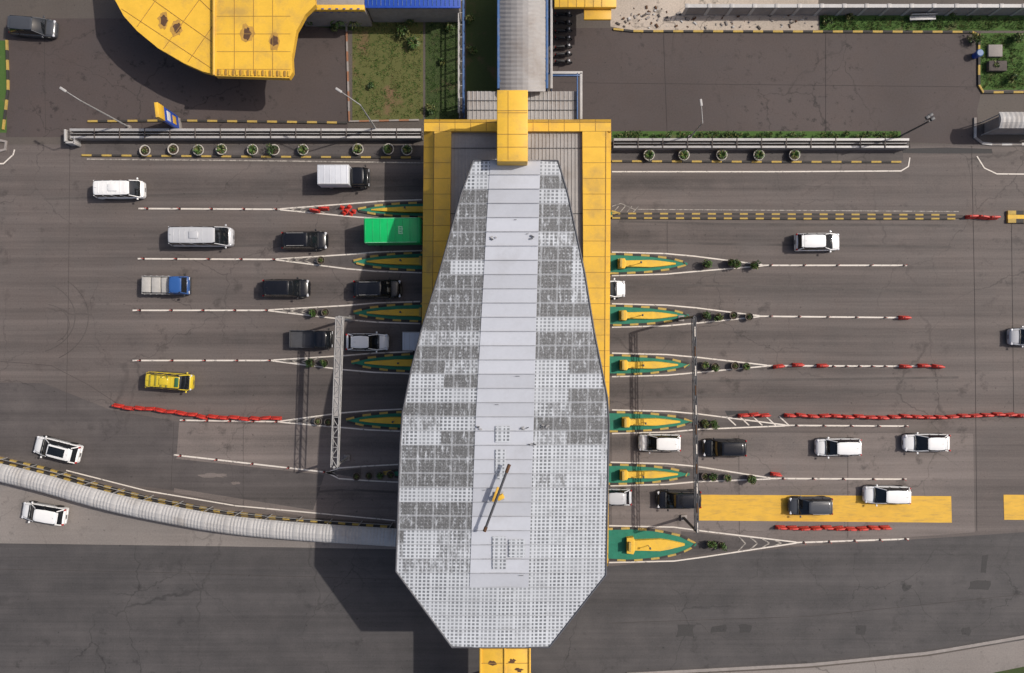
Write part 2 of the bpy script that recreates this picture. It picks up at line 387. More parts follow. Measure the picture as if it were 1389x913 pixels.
k=B('concrete_kerb'); kerb(k,wp([(850,914),(1100,901),(1260,885),(1389,863),(1500,845)]),.3,.15,2.0,(conc,conc)); k.build()
k=B('concrete_kerb'); kerb(k,wp([(1322,160),(1322,190),(1335,196),(1450,196)]),.25,.15,1.0,(conc,steel_w)); k.build()
k=B('concrete_kerb'); kerb(k,wp([(-30,190),(8,190),(12,200),(4,206),(-30,207)]),.25,.15,1.0,(conc,conc)); k.build()
sheetobj('lawn',[(478,28),(574,28),(574,162),(478,164)],2,grass_dry)
sheetobj('lawn',[(577,28),(622,28),(622,162),(577,162)],2,grass_dk)
sheetobj('lawn',[(632,-20),(674,-20),(674,124),(632,124)],2,grass_dk)
sheetobj('lawn',[(1112,12),(1500,12),(1500,42),(1112,41)],2,grass_g)
sheetobj('lawn',[(1330,45),(1500,45),(1500,122),(1330,122)],2,grass_g)
sheetobj('lawn',[(-80,55),(9,55),(9,180),(-80,180)],2,grass_g)
sheetobj('hedge_bed',[(830,178),(1222,178),(1222,190),(830,190)],2,grass_g)
sheetobj('concrete_yard',[(828,-10),(1110,-10),(1110,41),(860,42),(828,36)],2,conc_l)
sheetobj('planting_bed',[(425,8),(480,8),(480,42),(425,36)],3,grass_dk)
sheetobj('planting_strip',[(116,196),(575,198),(575,212),(116,210)],3,a_lane)
sheetobj('planting_strip',[(830,206),(1225,206),(1225,218),(830,218)],3,a_lane)
# ------------------------------------------------------------ vegetation
def leafquad(b,c,s,mat,R=R):
    n=Vector((R.uniform(-1,1),R.uniform(-1,1),R.uniform(-.2,1.3))).normalized(); u=n.orthogonal().normalized()
    u.rotate(Matrix.Rotation(R.uniform(0,6.28),3,n)); v=n.cross(u)
    b.raw([c-u*s,c-v*s*.5,c+u*s,c+v*s*.5],[(0,1,2,3)],mat)
def clump(b,c,r,n,s=.1,mats=(leaf1,leaf2,leaf3)):
    c=Vector(c)
    lobes=[(Vector((R.uniform(-.5,.5)*r,R.uniform(-.5,.5)*r,R.uniform(0,.6)*r)),r*R.uniform(.4,.7),R.choice(mats)) for _ in range(5)]
    for i in range(n):
        l,lr,m=R.choice(lobes); d=Vector((R.gauss(0,1),R.gauss(0,1),R.gauss(0,.8))).normalized()*lr*R.uniform(.5,1.05)
        p=c+l+d
        if p.z<.03: p.z=.03+R.random()*.1
        leafquad(b,p,s*R.uniform(.6,1.4),m if R.random()<.75 else R.choice(mats))
def rosette(b,c,r,n=14,mats=(leaf1,leaf3,leaf2)):
    c=Vector(c)
    for i in range(n):
        a=2*math.pi*i/n+R.uniform(-.2,.2); rr=r*R.uniform(.75,1.1); up=R.uniform(.3,.8)*r; m=R.choice(mats)
        d=Vector((math.cos(a),math.sin(a),0)); w=Vector((-d.y,d.x,0))*r*.1
        p0=c; p1=c+d*rr*.5+Vector((0,0,up)); p2=c+d*rr+Vector((0,0,up*.6))
        b.raw([p0-w*.6,p0+w*.6,p1+w,p1-w,p2],[(0,1,2,3),(3,2,4)],m)
def planter(px,py,r=.5,kind=0,pm=pot_m,nm='potted_plant'):
    b=B(nm); prof=[(r*.55,0),(r*.8,.3),(r*1.0,.55),(r*1.0,.62),(r*.84,.62),(r*.8,.5)]
    secs=[[(q*math.cos(2*math.pi*i/18),q*math.sin(2*math.pi*i/18),z) for i in range(18)] for q,z in prof]
    b.loft(secs,pm,closed=True,caps=False); b.raw([(r*.8*math.cos(2*math.pi*i/18),r*.8*math.sin(2*math.pi*i/18),.5) for i in range(18)],[tuple(range(18))],soil_m)
    if kind==0: rosette(b,(0,0,.5),r*1.1,16)
    elif kind==1: clump(b,(0,0,.8),r*1.15,260,.09)
    else: rosette(b,(0,0,.5),r*.8,9,(leaf3,leaf2)); clump(b,(0,0,.6),r*.4,50,.07)
    b.build(W(px,py),R.uniform(0,6))
for x,kd in [(200,2),(238,2),(272,0),(303,0),(345,0),(374,1),(413,0),(487,0),(528,1),(553,0)]: planter(x,205+R.uniform(-1,1),.56,kd)
for x,kd in [(879,0),(926,0),(977,0),(1027,0),(1075,0)]: planter(x,212,.56,kd)
for x,y,kd in [(956,360,1),(990,357,1),(997,359,1),(1021,360,1),(955,428,1),(972,430,1),(993,428,2),(1014,430,2),(955,495,0),(968,497,1),(995,496,2),(1010,497,0),
               (951,574,1),(966,574,1),(955,645,2),(966,646,1),(985,647,0),(1016,648,1),(962,737,1),(976,738,1),
               (437,354,2),(427,424,1),(443,424,2),(424,492,1),(442,492,1),(433,571,2),(447,572,2),(485,645,2),(502,644,2),(517,644,0),(531,643,2)]:
    planter(x,y,.42,kd,pot_g)
def bush(px,py,r,n=300,nm='shrub',mats=(leaf1,leaf2,leaf3)):
    b=B(nm); 
    for i in range(4): b.cyl((0,0,0),(R.uniform(-.4,.4)*r,R.uniform(-.4,.4)*r,r*.8),.03,.015,bark,5)
    clump(b,(0,0,r*.55),r,n,.1,mats); b.build(W(px,py))
for x,y,r in [(548,45,.8),(562,60,.7),(556,30,.6),(425,28,.9),(440,18,.8),(475,14,.8),(585,150,.6),(600,85,.4),(636,30,.6),(1318,52,.8),(1345,90,.5),(1290,20,.5),(1150,22,.5),
              (1120,30,.6),(1370,108,.6),(610,40,.5),(640,70,.5),(1375,55,.7),(505,118,.4),(452,38,.6)]: bush(x,y,r,int(320*r+120))
def palm(px,py,r):
    b=B('ornamental_palm'); b.cyl((0,0,0),(.05,.03,r*.8),.12,.08,bark,8); 
    for q in range(2): rosette(b,(.05,.03,r*.8-.1*q),r,18,(leaf1,leaf1,leaf3))
    b.build(W(px,py))
for x,y,r in [(462,32,1.0),(482,33,.9),(562,62,.7),(490,20,.6)]: palm(x,y,r)
def tufts(name,pix,n,mats,h=.16):
    b=B(name); xs=[p[0] for p in pix]; ys=[p[1] for p in pix]
    for i in range(n):
        c=W(R.uniform(min(xs),max(xs)),R.uniform(min(ys),max(ys)),0); m=R.choice(mats)
        for j in range(7):
            a=R.uniform(0,6.28); q=c+Vector((R.gauss(0,.1),R.gauss(0,.1),0)); d=Vector((math.cos(a),math.sin(a),0))
            w=Vector((-d.y,d.x,0))*.03; b.raw([q-w,q+w,q+d*.1+Vector((0,0,h*R.uniform(.5,1.3)))],[(0,1,2)],m)
    b.build()
tufts('grass_tufts',[(480,30),(572,160)],700,(leaf3,leaf1,leaf1))
tufts('grass_tufts',[(579,30),(621,160)],400,(leaf2,leaf1))
tufts('grass_tufts',[(1332,47),(1389,120)],500,(leaf1,leaf2,leaf3))
tufts('grass_tufts',[(1114,24),(1389,40)],700,(leaf1,leaf2,leaf3))
hb=B('hedge')
for i in range(150):
    x=R.uniform(834,1218); 
    if R.random()<.7 or x<1000: p=W(x,R.uniform(181,188)); clump(hb,(p.x,p.y,.2),R.uniform(.2,.38),40,.08)
hb.build()
# ------------------------------------------------------------ upper fences / walls
def fence(name,x0,x1,y):
    b=B(name)
    a=W(x0,y); c=W(x1,y+2)
    for dy,z,w,m_ in ((.05,1.15,.26,steel_w),(-.28,1.0,.08,steel),(-.66,1.1,.22,steel_w)):
        b.box(((a.x+c.x)/2,a.y+dy,z/2),(c.x-a.x,w*.6,z),conc)
        b.box(((a.x+c.x)/2,a.y+dy,z+.04),(c.x-a.x,w,.08),m_,.02)
    b.box(((a.x+c.x)/2,a.y-.45,.35),(c.x-a.x-.1,.26,.06),conc_dk)
    n=int((c.x-a.x)/2.4)
    for i in range(n+1):
        x=a.x+(c.x-a.x)*i/n; b.box((x,a.y-.31,1.22),(.09,1.0,.06),conc_dk)
    b.build()
fence('concrete_barrier_wall',103,574,181); fence('concrete_barrier_wall',830,1226,194)
b=B('barrier_end_frame'); p=W(103,197); 
b.box((p.x,p.y,.6),(1.1,.2,1.2),steel_w,.03); b.box((p.x-.45,p.y+.6,.6),(.2,1.4,1.2),steel_w,.03); b.box((p.x+.45,p.y+.2,.6),(.15,.8,1.2),steel,.03); b.build()
# ------------------------------------------------------------ TOLL PLAZA BUILDING
tp=empty('toll_plaza_building')
def interp(tab,y):
    if y<=tab[0][0]: return tab[0][1]
    for (a,b_),(c,d_) in zip(tab,tab[1:]):
        if y<=c: return b_+(d_-b_)*(y-a)/(c-a)
    return tab[-1][1]
LE=[(218,642),(262,626),(370,596),(450,571),(500,558),(560,546),(600,543),(775,537),(878,613)]
RE=[(218,757),(262,770),(370,793),(450,806),(540,824),(575,826),(780,822),(878,745)]
SL=[(218,665),(575,645),(795,637)]; SR=[(218,733),(575,724),(795,717)]
ZR=12.0
Y0=W(0,218,ZR).y
def roofmat(name,dirt):
    n=NT(name)
    sp=n.t.nodes.new('ShaderNodeSeparateXYZ'); n.t.links.new(n.tc.outputs['Object'],sp.inputs[0])
    x=n.math('ADD',n.math('ADD',sp.outputs[0],100.0),n.math('MULTIPLY',sp.outputs[1],-.028)); y=n.math('SUBTRACT',Y0+12.144,sp.outputs[1])
    C=.36; CY=1.2144/4
    fx=n.math('FRACT',n.math('DIVIDE',x,C)); fy=n.math('FRACT',n.math('DIVIDE',y,CY))
    dx=n.math('LESS_THAN',n.math('ABSOLUTE',n.math('SUBTRACT',fx,.5)),.30); dy=n.math('LESS_THAN',n.math('ABSOLUTE',n.math('SUBTRACT',fy,.5)),.30)
    dot=n.math('MULTIPLY',dx,dy)
    gx=n.math('FRACT',n.math('DIVIDE',x,C*4)); gy=n.math('FRACT',n.math('DIVIDE',y,CY*4))
    px=n.math('GREATER_THAN',gx,.10)
    dot=n.math('MULTIPLY',dot,px)
    cell=n.t.nodes.new('ShaderNodeTexWhiteNoise'); cell.noise_dimensions='2D'
    cx=n.t.nodes.new('ShaderNodeCombineXYZ'); n.set(cx.inputs[0],n.math('FLOOR',n.math('DIVIDE',x,C*4))); n.set(cx.inputs[1],n.math('FLOOR',n.math('DIVIDE',y,CY*4)))
    n.t.links.new(cx.outputs[0],cell.inputs['Vector'])
    row=n.t.nodes.new('ShaderNodeTexWhiteNoise'); row.noise_dimensions='1D'; n.set(row.inputs['W'],n.math('FLOOR',n.math('DIVIDE',y,CY*4)))
    dk=n.math('MULTIPLY',dot,n.math('ADD',.60,n.math('MULTIPLY',cell.outputs['Value'],.35)))
    big=n.noise(.25,4); fine=n.noise(2.5,5,rough=.7)
    tone=n.math('ADD',.78,n.math('ADD',n.math('MULTIPLY',big,.25),n.math('ADD',n.math('MULTIPLY',row.outputs['Value'],.12),n.math('MULTIPLY',cell.outputs['Value'],.08))))
    base=n.scale((.52,.54,.565),tone)
    c=n.mix(dk,base,(.12,.13,.14))
    br=n.math('MULTIPLY',n.step(n.noise(1,5,n.map((.5,.9,1)),rough=.7),.55,.75),.45)
    c=n.mix(br,c,(.18,.18,.18))
    if dirt>0:
        st=n.noise(1,5,n.map((4,1.1,1)),rough=.75)
        d=n.step(st,.60-.26*dirt,.68-.2*dirt)
        d=n.math('MULTIPLY',d,n.math('ADD',.3,n.math('MULTIPLY',dirt,.58)))
        edge=n.math('GREATER_THAN',n.math('ABSOLUTE',n.math('SUBTRACT',gy,.5)),.42)
        d=n.math('MULTIPLY',d,n.math('SUBTRACT',1.0,n.math('MULTIPLY',edge,.4)))
        d=n.math('MULTIPLY',d,n.math('ADD',.7,n.math('MULTIPLY',px,.3)))
        c=n.mix(d,c,(.085,.083,.08))
        fl=n.math('MULTIPLY',n.step(n.noise(9,3,rough=.7),.57,.62),.5*dirt); c=n.mix(fl,c,(.42,.43,.43))
    c=n.scale(c,n.math('ADD',.82,n.math('MULTIPLY',fine,.34)))
    return n.out(c,.42,.0)
rm=[roofmat('perforated_roof_panel',0),roofmat('perforated_roof_panel_worn',.55),roofmat('perforated_roof_panel_dirty',1.0)]
def sm(i,v):
    return M('roof_metal_%d'%i,(.485*v,.50*v,.54*v),.42,.1,.5,dirt=(.36,.365,.385),dirtamt=.65)
strip_m=[sm(0,1),sm(1,.92),sm(2,1.05)]
seam_g=M('roof_seam',(.30,.305,.325),.5)
rim=M('roof_rim',(.08,.08,.09),.5)
LD=[(262,305,.6),(306,346,.85),(346,388,.3),(388,428,.97),(430,470,.55),(470,512,.4),(543,572,.97),(575,608,.25),(610,654,.95),(672,712,.97),(715,740,.3)]
RD=[(225,262,.7),(268,300,.5),(300,346,.75),(346,386,.35),(386,432,.95),(444,484,.95),(486,510,.4),(512,545,.6),(545,575,.8),(576,605,.45)]
def dl(tab,y):
    for a,b_,p in tab:
        if a<=y<=b_: return p
    return .04
rf=B('upper_roof')
ys=[218]
while ys[-1]+19.284<878: ys.append(ys[-1]+19.284)
if 878-ys[-1]<8: ys[-1]=878
else: ys.append(878)
def crown(x,y):
    c=(interp(SL,y)+interp(SR,y))/2; return ZR-abs(x-c)*.0022
def RP(x,y): return W(x,y,crown(x,y))
for y0,y1 in zip(ys,ys[1:]):
    ym=(y0+y1)/2
    sub=[y0]+[k for k in (262,560,600,775,780) if y0<k<y1]+[y1]
    cen=ym<795
    rng=R.random()
    for a,c in zip(sub,sub[1:]):
        def rowcells(fa,fc,ga,gc,tab,sign):
            n=int(max((ga-fa)*sign,(gc-fc)*sign)/23)+1
            for i in range(n):
                def X(f,g): 
                    l=f+sign*23*i; h=f+sign*23*(i+1); 
                    return (min(l,g),min(h,g)) if sign>0 else (max(l,g),max(h,g))
                xa=X(fa,ga); xc=X(fc,gc)
                pr=dl(tab,ym) if tab else 0.0
                key=random.Random(int(ym*7)+(i//2)*131+(5 if sign>0 else 0)); q=key.random()
                mt=rm[2] if q<pr else (rm[1] if q<pr+.25 and tab else rm[0])
                v=[RP(xa[0],a),RP(xa[1],a),RP(xc[1],c),RP(xc[0],c)]
                if (v[0]-v[1]).length<.02 and (v[2]-v[3]).length<.02: continue
                rf.raw(v,[(0,1,2,3)],mt)
        if cen:
            rowcells(interp(SL,a),interp(SL,c),interp(LE,a),interp(LE,c),LD,-1)
            rowcells(interp(SR,a),interp(SR,c),interp(RE,a),interp(RE,c),RD,1)
            v=[RP(interp(SL,a),a),RP(interp(SR,a),a),RP(interp(SR,c),c),RP(interp(SL,c),c)]
            for q in v: q.z+=.05
            rf.raw(v,[(0,1,2,3)],strip_m[int(rng*3)])
        else:
            m=680
            rowcells(m,m,interp(LE,a),interp(LE,c),[],-1); rowcells(m,m,interp(RE,a),interp(RE,c),[],1)
    if y0>219:
        p=RP(interp(LE,y0),y0); q=RP(interp(RE,y0),y0); mm=W(680,y0,ZR+.01)
        for a_,c_ in ((p,mm),(mm,q)): rf.cyl(a_,c_,.022,.022,seam_g,4)
    if cen:
        p=RP(interp(SL,y0),y0); q=RP(interp(SR,y0),y0); rf.box(((p.x+q.x)/2,p.y,ZR+.06),(q.x-p.x,.05,.05),seam_g)
        if R.random()<.3:
            xx=R.uniform(interp(SL,y0)+8,interp(SR,y0)-8); p=RP(xx,y0+3); rf.box((p.x,p.y,ZR+.07),(R.uniform(.1,.4),.04,.02),steel_d)
for (x0,y0,x1,y1) in [(672,578,692,600),(672,610,686,650),(668,728,686,772),(690,732,712,756)]:
    v=[W(x0,y0,ZR+.07),W(x1,y0,ZR+.07),W(x1,y1,ZR+.07),W(x0,y1,ZR+.07)]; rf.raw(v,[(0,1,2,3)],rm[0])
for (x0,y0) in [(668,322),(722,322),(712,580),(650,580),(722,604),(740,578)]:
    p=W(x0,y0,ZR+.1)
    for _ in range(4): rf.box((p.x+R.uniform(-.3,.3),p.y+R.uniform(-.15,.15),ZR+.08+R.random()*.03),(R.uniform(.1,.3),R.uniform(.05,.12),.03),steel_d if R.random()<.5 else steel,0,R.uniform(-.8,.8))
out=[(x,y) for y,x in LE]+[(x,y) for y,x in RE[::-1]]
top=[RP(x,y) for x,y in out]; n=len(top)
low=[Vector((p.x,p.y,p.z-.55)) for p in top]
rf.raw(top+low,[(i,(i+1)%n,(i+1)%n+n,i+n) for i in range(n)],rim)
cz=[Vector((p.x,p.y,p.z-.53)) for p in top]; rf.raw(cz,[tuple(range(n))],steel)
for i in range(n):
    a=top[i]; c=top[(i+1)%n]; rf.cyl(a,c,.085,.085,rim,6)
rf.build(parent=tp)
lc=B('lower_canopy')
ZC=6.1
pa=W(600,172,ZC-.35); pc=W(815,755,ZC-.35)
lc.box(((pa.x+pc.x)/2,(pa.y+pc.y)/2,ZC-.45),(pc.x-pa.x,pa.y-pc.y,.12),corr)
x=pa.x+.2
while x<pc.x-.1:
    lc.box((x,(pa.y+pc.y)/2,ZC-.36),(.07,pa.y-pc.y-.05,.06),corr); x+=.34
yy=pa.y-2
while yy>pc.y+1:
    lc.box(((pa.x+pc.x)/2,yy,ZC-.32),(pc.x-pa.x-.1,.06,.04),steel_d); yy-=6.1
def band(o0,o1,r0,r1,i0,i1):
    N=max(2,int((o1-o0).length/1.45))
    for k_ in range(N):
        t=k_/N; u=(k_+1)/N; g_=.012
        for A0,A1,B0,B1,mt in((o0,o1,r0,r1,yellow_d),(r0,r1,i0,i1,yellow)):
            a=A0.lerp(A1,t+g_/N); b_=A0.lerp(A1,u-g_/N); c=B0.lerp(B1,u-g_/N); d_=B0.lerp(B1,t+g_/N)
            lc.raw([a,b_,c,d_],[(0,1,2,3)],mt)
            if k_: lc.cyl(A0.lerp(A1,t),B0.lerp(B1,t),.025,.025,seam_y,5)
    for A0,A1,B0,B1 in((o0,o1,r0,r1),(r0,r1,i0,i1)):
        dz=Vector((0,0,-.03)); lc.raw([A0+dz,A1+dz,B1+dz,B0+dz],[(0,1,2,3)],seam_y)
    lc.cyl(r0,r1,.04,.04,seam_y,5)
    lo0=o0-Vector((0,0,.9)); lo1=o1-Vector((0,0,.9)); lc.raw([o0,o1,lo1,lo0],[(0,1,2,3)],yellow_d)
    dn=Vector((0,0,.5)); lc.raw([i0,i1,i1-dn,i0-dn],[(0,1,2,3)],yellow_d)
zo,zr,zi=5.4,6.3,6.2
band(W(575,178.2,zo),W(569,752,zo),W(589,178.2,zr),W(583,752,zr),W(612,178.2,zi),W(604,752,zi))
band(W(829,178.2,zo),W(825,752,zo),W(822,178.2,zr),W(819,752,zr),W(790,178.2,zi),W(794,752,zi))
band(W(575,162,zo),W(829,162,zo),W(575,166,zr),W(829,166,zr),W(575,178,zi),W(829,178,zi))
band(W(569,768,zo),W(825,768,zo),W(569,764,zr),W(825,764,zr),W(569,752.3,zi),W(825,752.3,zi))
lc.build(parent=tp)
py=B('yellow_pylon')
a=W(674,122,13.6); c=W(716,219,13.6)
py.box(((a.x+c.x)/2,(a.y+c.y)/2,12.5),(c.x-a.x,a.y-c.y,2.2),yellow,.06)
for t in (.29,.32,.62,.8): 
    yq=a.y+(c.y-a.y)*t; py.box(((a.x+c.x)/2,yq,13.61),(c.x-a.x-.1,.05,.03),seam_y)
py.box(((a.x+c.x)/2-.35,(a.y+c.y)/2,13.61),(.04,a.y-c.y-.2,.03),seam_y)
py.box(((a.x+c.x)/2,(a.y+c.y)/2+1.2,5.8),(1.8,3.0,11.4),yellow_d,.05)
py.build(parent=tp)
br=B('yellow_footbridge')
a=W(650,868,8.2); c=W(720,960,8.2)
br.box(((a.x+c.x)/2,(a.y+c.y)/2-6,7.7),(c.x-a.x,a.y-c.y+12,1.0),yellow,.05)
for sx in(a.x+.12,c.x-.12,a.x+2.3): br.box((sx,(a.y+c.y)/2-6,8.26),(.16,a.y-c.y+12,.14),yellow_d,.02)
for i in range(14): br.box(((a.x+c.x)/2,a.y-.8-i*1.3,8.21),(c.x-a.x-.3,.05,.05),seam_y)
for (dx,dy) in ((1.2,-1.4),(3.6,-2.0),(1.0,-2.6),(3.0,-1.2)):
    nn=12; cx_,cy_=a.x+dx,a.y+dy-.7
    br.raw([(cx_+math.cos(k*6.283/nn)*R.uniform(.12,.5),cy_+math.sin(k*6.283/nn)*R.uniform(.1,.3),8.212) for k in range(nn)],[tuple(range(nn))],rust)
for dy in(-3,-12): br.box(((a.x+c.x)/2,a.y+dy-3,3.6),(.9,.9,7.2),conc,.05)
br.build(parent=tp)
co=B('column')
for yy in (290,358,428,495,572,643,738):
    for xx in (640,760):
        p=W(xx,yy); co.cyl((p.x,p.y,.17),(p.x,p.y,5.5),.32,.32,yellow_c,14)
    p=W(697,yy); co.cyl((p.x,p.y,.17),(p.x,p.y,11.4),.4,.4,steel_w,14)
co.build(parent=tp)
for yy in (290,358,428,495,572,643,738):
    for xx in (668,735):
        b=B('toll_booth'); b.box((0,0,.55),(2.2,1.3,1.1),yellow_c,.04); b.box((0,0,1.6),(2.1,1.2,1.0),glass,.03); b.box((0,0,2.25),(2.5,1.5,.3),steel_w,.06)
        for sx in(-1,1):
            for sy in(-1,1): b.box((sx*1.05,sy*.6,1.6),(.1,.1,1.0),steel_w)
        b.box((.2,.66,.6),(.7,.04,1.0),blue); b.build(W(xx,yy)+Vector((0,0,.17)))
b=B('roof_mast_sign'); p=W(691,630,13.0); q=W(657,721,13.0)
b.cyl(p,q,.11,.11,steel_d,8); m_=p.lerp(q,.12); b.cyl(p,m_,.15,.15,rust,8); m_=p.lerp(q,.93); b.cyl(m_,q,.15,.15,rust,8)
md=p.lerp(q,.5); b.cyl(Vector((md.x,md.y,ZR)),md,.1,.07,steel,8); b.box((md.x+.3,md.y,12.7),(.6,.4,.4),yellow_c,.05,.5); b.box((md.x-.12,md.y+.3,12.98),(.2,1.3,.1),yellow_d,.02,-.36)
b.box((md.x+.2,md.y,12.15),(.8,.7,.15),steel,.03)
b.build()
# ------------------------------------------------------------ entrance footbridge at top
fb=empty('covered_footbridge')
b=B('arched_roof'); za=4.2; secs=[]; ylist=[124-i*3.0 for i in range(62)]
for i,yq in enumerate(ylist):
    r_=0.0 if i%2 else .05
    secs.append([W(709+(-1+2*j/8)*31,yq,za+.9*(1-(-1+2*j/8)**2)+r_) for j in range(9)])
b.loft(secs,corr,caps=False,smooth=False)
for yq in (110,80,52,24,0): 
    p=W(678,yq,za); q=W(740,yq,za); b.box(((p.x+q.x)/2,p.y,za+.0),(q.x-p.x+.2,.1,.12),steel_b)
b.build(parent=fb)
b=B('side_frames')
for xx,mt in((676,steel_b),(742,steel_b),(748,steel_w)):
    p=W(xx,120,za); q=W(xx,-60,za); b.box(((p.x+q.x)/2,(p.y+q.y)/2,za-.05),(.22,q.y-p.y,.25),mt,.02)
    for yq in (118,80,40,0): s_=W(xx,yq,za); b.cyl((s_.x,s_.y,0),(s_.x,s_.y,za),.08,.08,steel_b,8)
p=W(748,99,3.9); q=W(790,99,3.9); b.box(((p.x+q.x)/2,p.y,3.9),(q.x-p.x,.25,.3),steel_w,.02)
p=W(788,99,3.9); q=W(788,162,3.9); b.box((p.x,(p.y+q.y)/2,3.9),(.25,p.y-q.y,.3),steel_w,.02); b.box((p.x-.35,(p.y+q.y)/2,3.9),(.12,p.y-q.y,.3),steel_b,.02)
p=W(748,103,3.9); q=W(786,103,3.9); b.box(((p.x+q.x)/2,p.y,3.95),(q.x-p.x,.12,.3),steel_b,.02)
b.build(parent=fb)
b=B('lower_roof'); p=W(634,124,3.6); q=W(784,163,3.6)
b.box(((p.x+q.x)/2,(p.y+q.y)/2,3.55),(q.x-p.x,p.y-q.y,.12),corr)
x=p.x+.15
while x<q.x: b.box((x,(p.y+q.y)/2,3.64),(.08,p.y-q.y,.06),corr_l); x+=.4
for t in(.33,.66): b.box(((p.x+q.x)/2,p.y+(q.y-p.y)*t,3.7),(q.x-p.x,.06,.05),steel_d)
for sx in(p.x+.3,q.x-.3):
    for sy in(p.y-.3,q.y+.3): b.cyl((sx,sy,0),(sx,sy,3.5),.1,.1,steel_b,8)
b.build(parent=fb)
b=B('steel_fence')
for xx,mt in((624,steel_w),(630,steel_b)):
    p=W(xx,162); q=W(xx,-60); b.box((p.x,(p.y+q.y)/2,2.3),(.12,q.y-p.y,.12),mt,.02); b.box((p.x,(p.y+q.y)/2,.5),(.08,q.y-p.y,.08),mt)
    for i in range(14): s_=W(xx,158-i*16); b.cyl((s_.x,s_.y,0),(s_.x,s_.y,2.3),.05,.05,mt,6)
for i in range(14): s_=W(624,158-i*16); e_=W(630,158-i*16); b.box(((s_.x+e_.x)/2,s_.y,2.3),(e_.x-s_.x,.06,.06),steel)
b.build()
# ------------------------------------------------------------ top-left yellow canopy office
yc=empty('yellow_canopy_building')
zc=5.5
outl=[(150,-60),(156,0),(168,22),(186,42),(214,65),(250,86),(275,97),(292,101),(292,-60)]
o2=[(292,-60),(292,103),(392,106),(397,98),(396,78),(402,42),(414,20),(428,6),(420,-60)]
b=B('canopy_roof')
for oo,zz in((outl,zc),(o2,zc+.35)):
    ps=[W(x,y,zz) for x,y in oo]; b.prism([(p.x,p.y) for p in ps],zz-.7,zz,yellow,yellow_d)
for i,t in enumerate(range(-50,100,24)):
    p=W(294,t,zc+.36); q=W(394 if t>20 else 412,t,zc+.36)
    b.box(((p.x+q.x)/2,p.y,zc+.36),(q.x-p.x,.04,.03),seam_y)
for xx in (318,344,370): 
    p=W(xx,-55,zc+.36); q=W(xx,100,zc+.36); b.box((p.x,(p.y+q.y)/2,zc+.365),(.04,p.y-q.y,.03),seam_y)
for (xa,ya,xb,yb_) in [(180,-20,292,60),(165,12,292,96),(215,-55,292,20),(186,36,250,-55),(222,66,292,-30),(255,84,292,30)]:
    b.cyl(W(xa,ya,zc+.02),W(xb,yb_,zc+.02),.03,.03,seam_y,5)
p=W(294,98,zc+.4); q=W(394,100,zc+.4)
for i in range(20):
    t=(i+.5)/20; c_=p.lerp(q,t); b.box((c_.x,c_.y,zc+.42),(.16,.5,.1),yellow_c if i%2 else seam_y)
b.cyl(W(290,-60,zc+.4),W(290,102,zc+.4),.14,.14,yellow_d,8)
for cx_,cy_,r_ in [(222,28,.55),(240,38,.6),(335,46,.65),(372,56,.6)]:
    zz=zc+.01 if cx_<290 else zc+.36
    for rr,mt in((1.25,M('rust_halo',(.45,.25,.05),.8,.4,2)),(.75,rust)):
        nn=18; c_=W(cx_,cy_,zz); b.raw([(c_.x+math.cos(k*6.283/nn)*r_*rr*R.uniform(.5,1),c_.y+math.sin(k*6.283/nn)*r_*rr*R.uniform(.8,1.4),zz+.004*(1 if rr>1 else 2)) for k in range(nn)],[tuple(range(nn))],mt)
b.build(parent=yc)
b=B('walls'); p=W(230,-40); q=W(385,60); b.box(((p.x+q.x)/2,(p.y+q.y)/2+1,2.3),(q.x-p.x-3,p.y-q.y-2,4.5),conc); b.box(((p.x+q.x)/2,q.y+2.0,2.3),(6,.1,2.4),glass); b.build(parent=yc)
b=B('office_building'); p=W(400,-60,4); q=W(495,14,4)
b.box(((p.x+q.x)/2,(p.y+q.y)/2,2.0),(q.x-p.x,p.y-q.y,4.0),conc,.03); b.box(((p.x+q.x)/2,q.y+.15,4.1),(q.x-p.x,.5,.5),yellow,.04)
for i in range(9): b.box((p.x+.7+i*.68,q.y-.02,4.0),(.25,.08,.9),blue,.02)
b.build()
b=B('blue_roof_building'); p=W(497,-60,3.8); q=W(622,9,3.8); b.box(((p.x+q.x)/2,(p.y+q.y)/2,1.9),(q.x-p.x,p.y-q.y,3.8),conc); b.box(((p.x+q.x)/2,(p.y+q.y)/2,3.9),(q.x-p.x+.4,p.y-q.y+.4,.2),blue,.04)
for i in range(22): b.box((p.x+.2+i*.41,(p.y+q.y)/2,4.02),(.06,p.y-q.y,.05),steel_b)
for xx in (530,566,602): s_=W(xx,16); b.cyl((s_.x,s_.y,0),(s_.x,s_.y,3.8),.09,.09,blue,8)
b.build()
b=B('yellow_roof_building'); p=W(752,-60,4.5); q=W(836,10,4.5); b.box(((p.x+q.x)/2,(p.y+q.y)/2,4.3),(q.x-p.x,p.y-q.y,.5),yellow,.05); b.box(((p.x+q.x)/2+.6,(p.y+q.y)/2+1,2.0),(q.x-p.x-2,p.y-q.y-2,4.0),conc)
p2=W(812,26,4.0); b.box((p2.x-.1,p2.y+.6,3.9),(2.6,1.3,.3),yellow_d,.04)
for i in range(6): b.box((p.x+.8*i+.5,(p.y+q.y)/2,4.56),(.05,p.y-q.y,.04),seam_y)
b.build()
b=B('boundary_wall'); p=W(932,4,2.0); q=W(1500,12,2.0); b.box(((p.x+q.x)/2,(p.y+q.y)/2,1.0),(q.x-p.x,.25,2.0),conc)
x=p.x
while x<q.x: b.box((x,(p.y+q.y)/2-.14,1.0),(.3,.08,2.0),steel_w); b.box((x,(p.y+q.y)/2,2.03),(.4,.4,.08),steel_w,.01); x+=2.2
b.box(((p.x+q.x)/2,(p.y+q.y)/2,2.0),(q.x-p.x,.34,.04),corr_l); b.build()
rb=B('rubble')
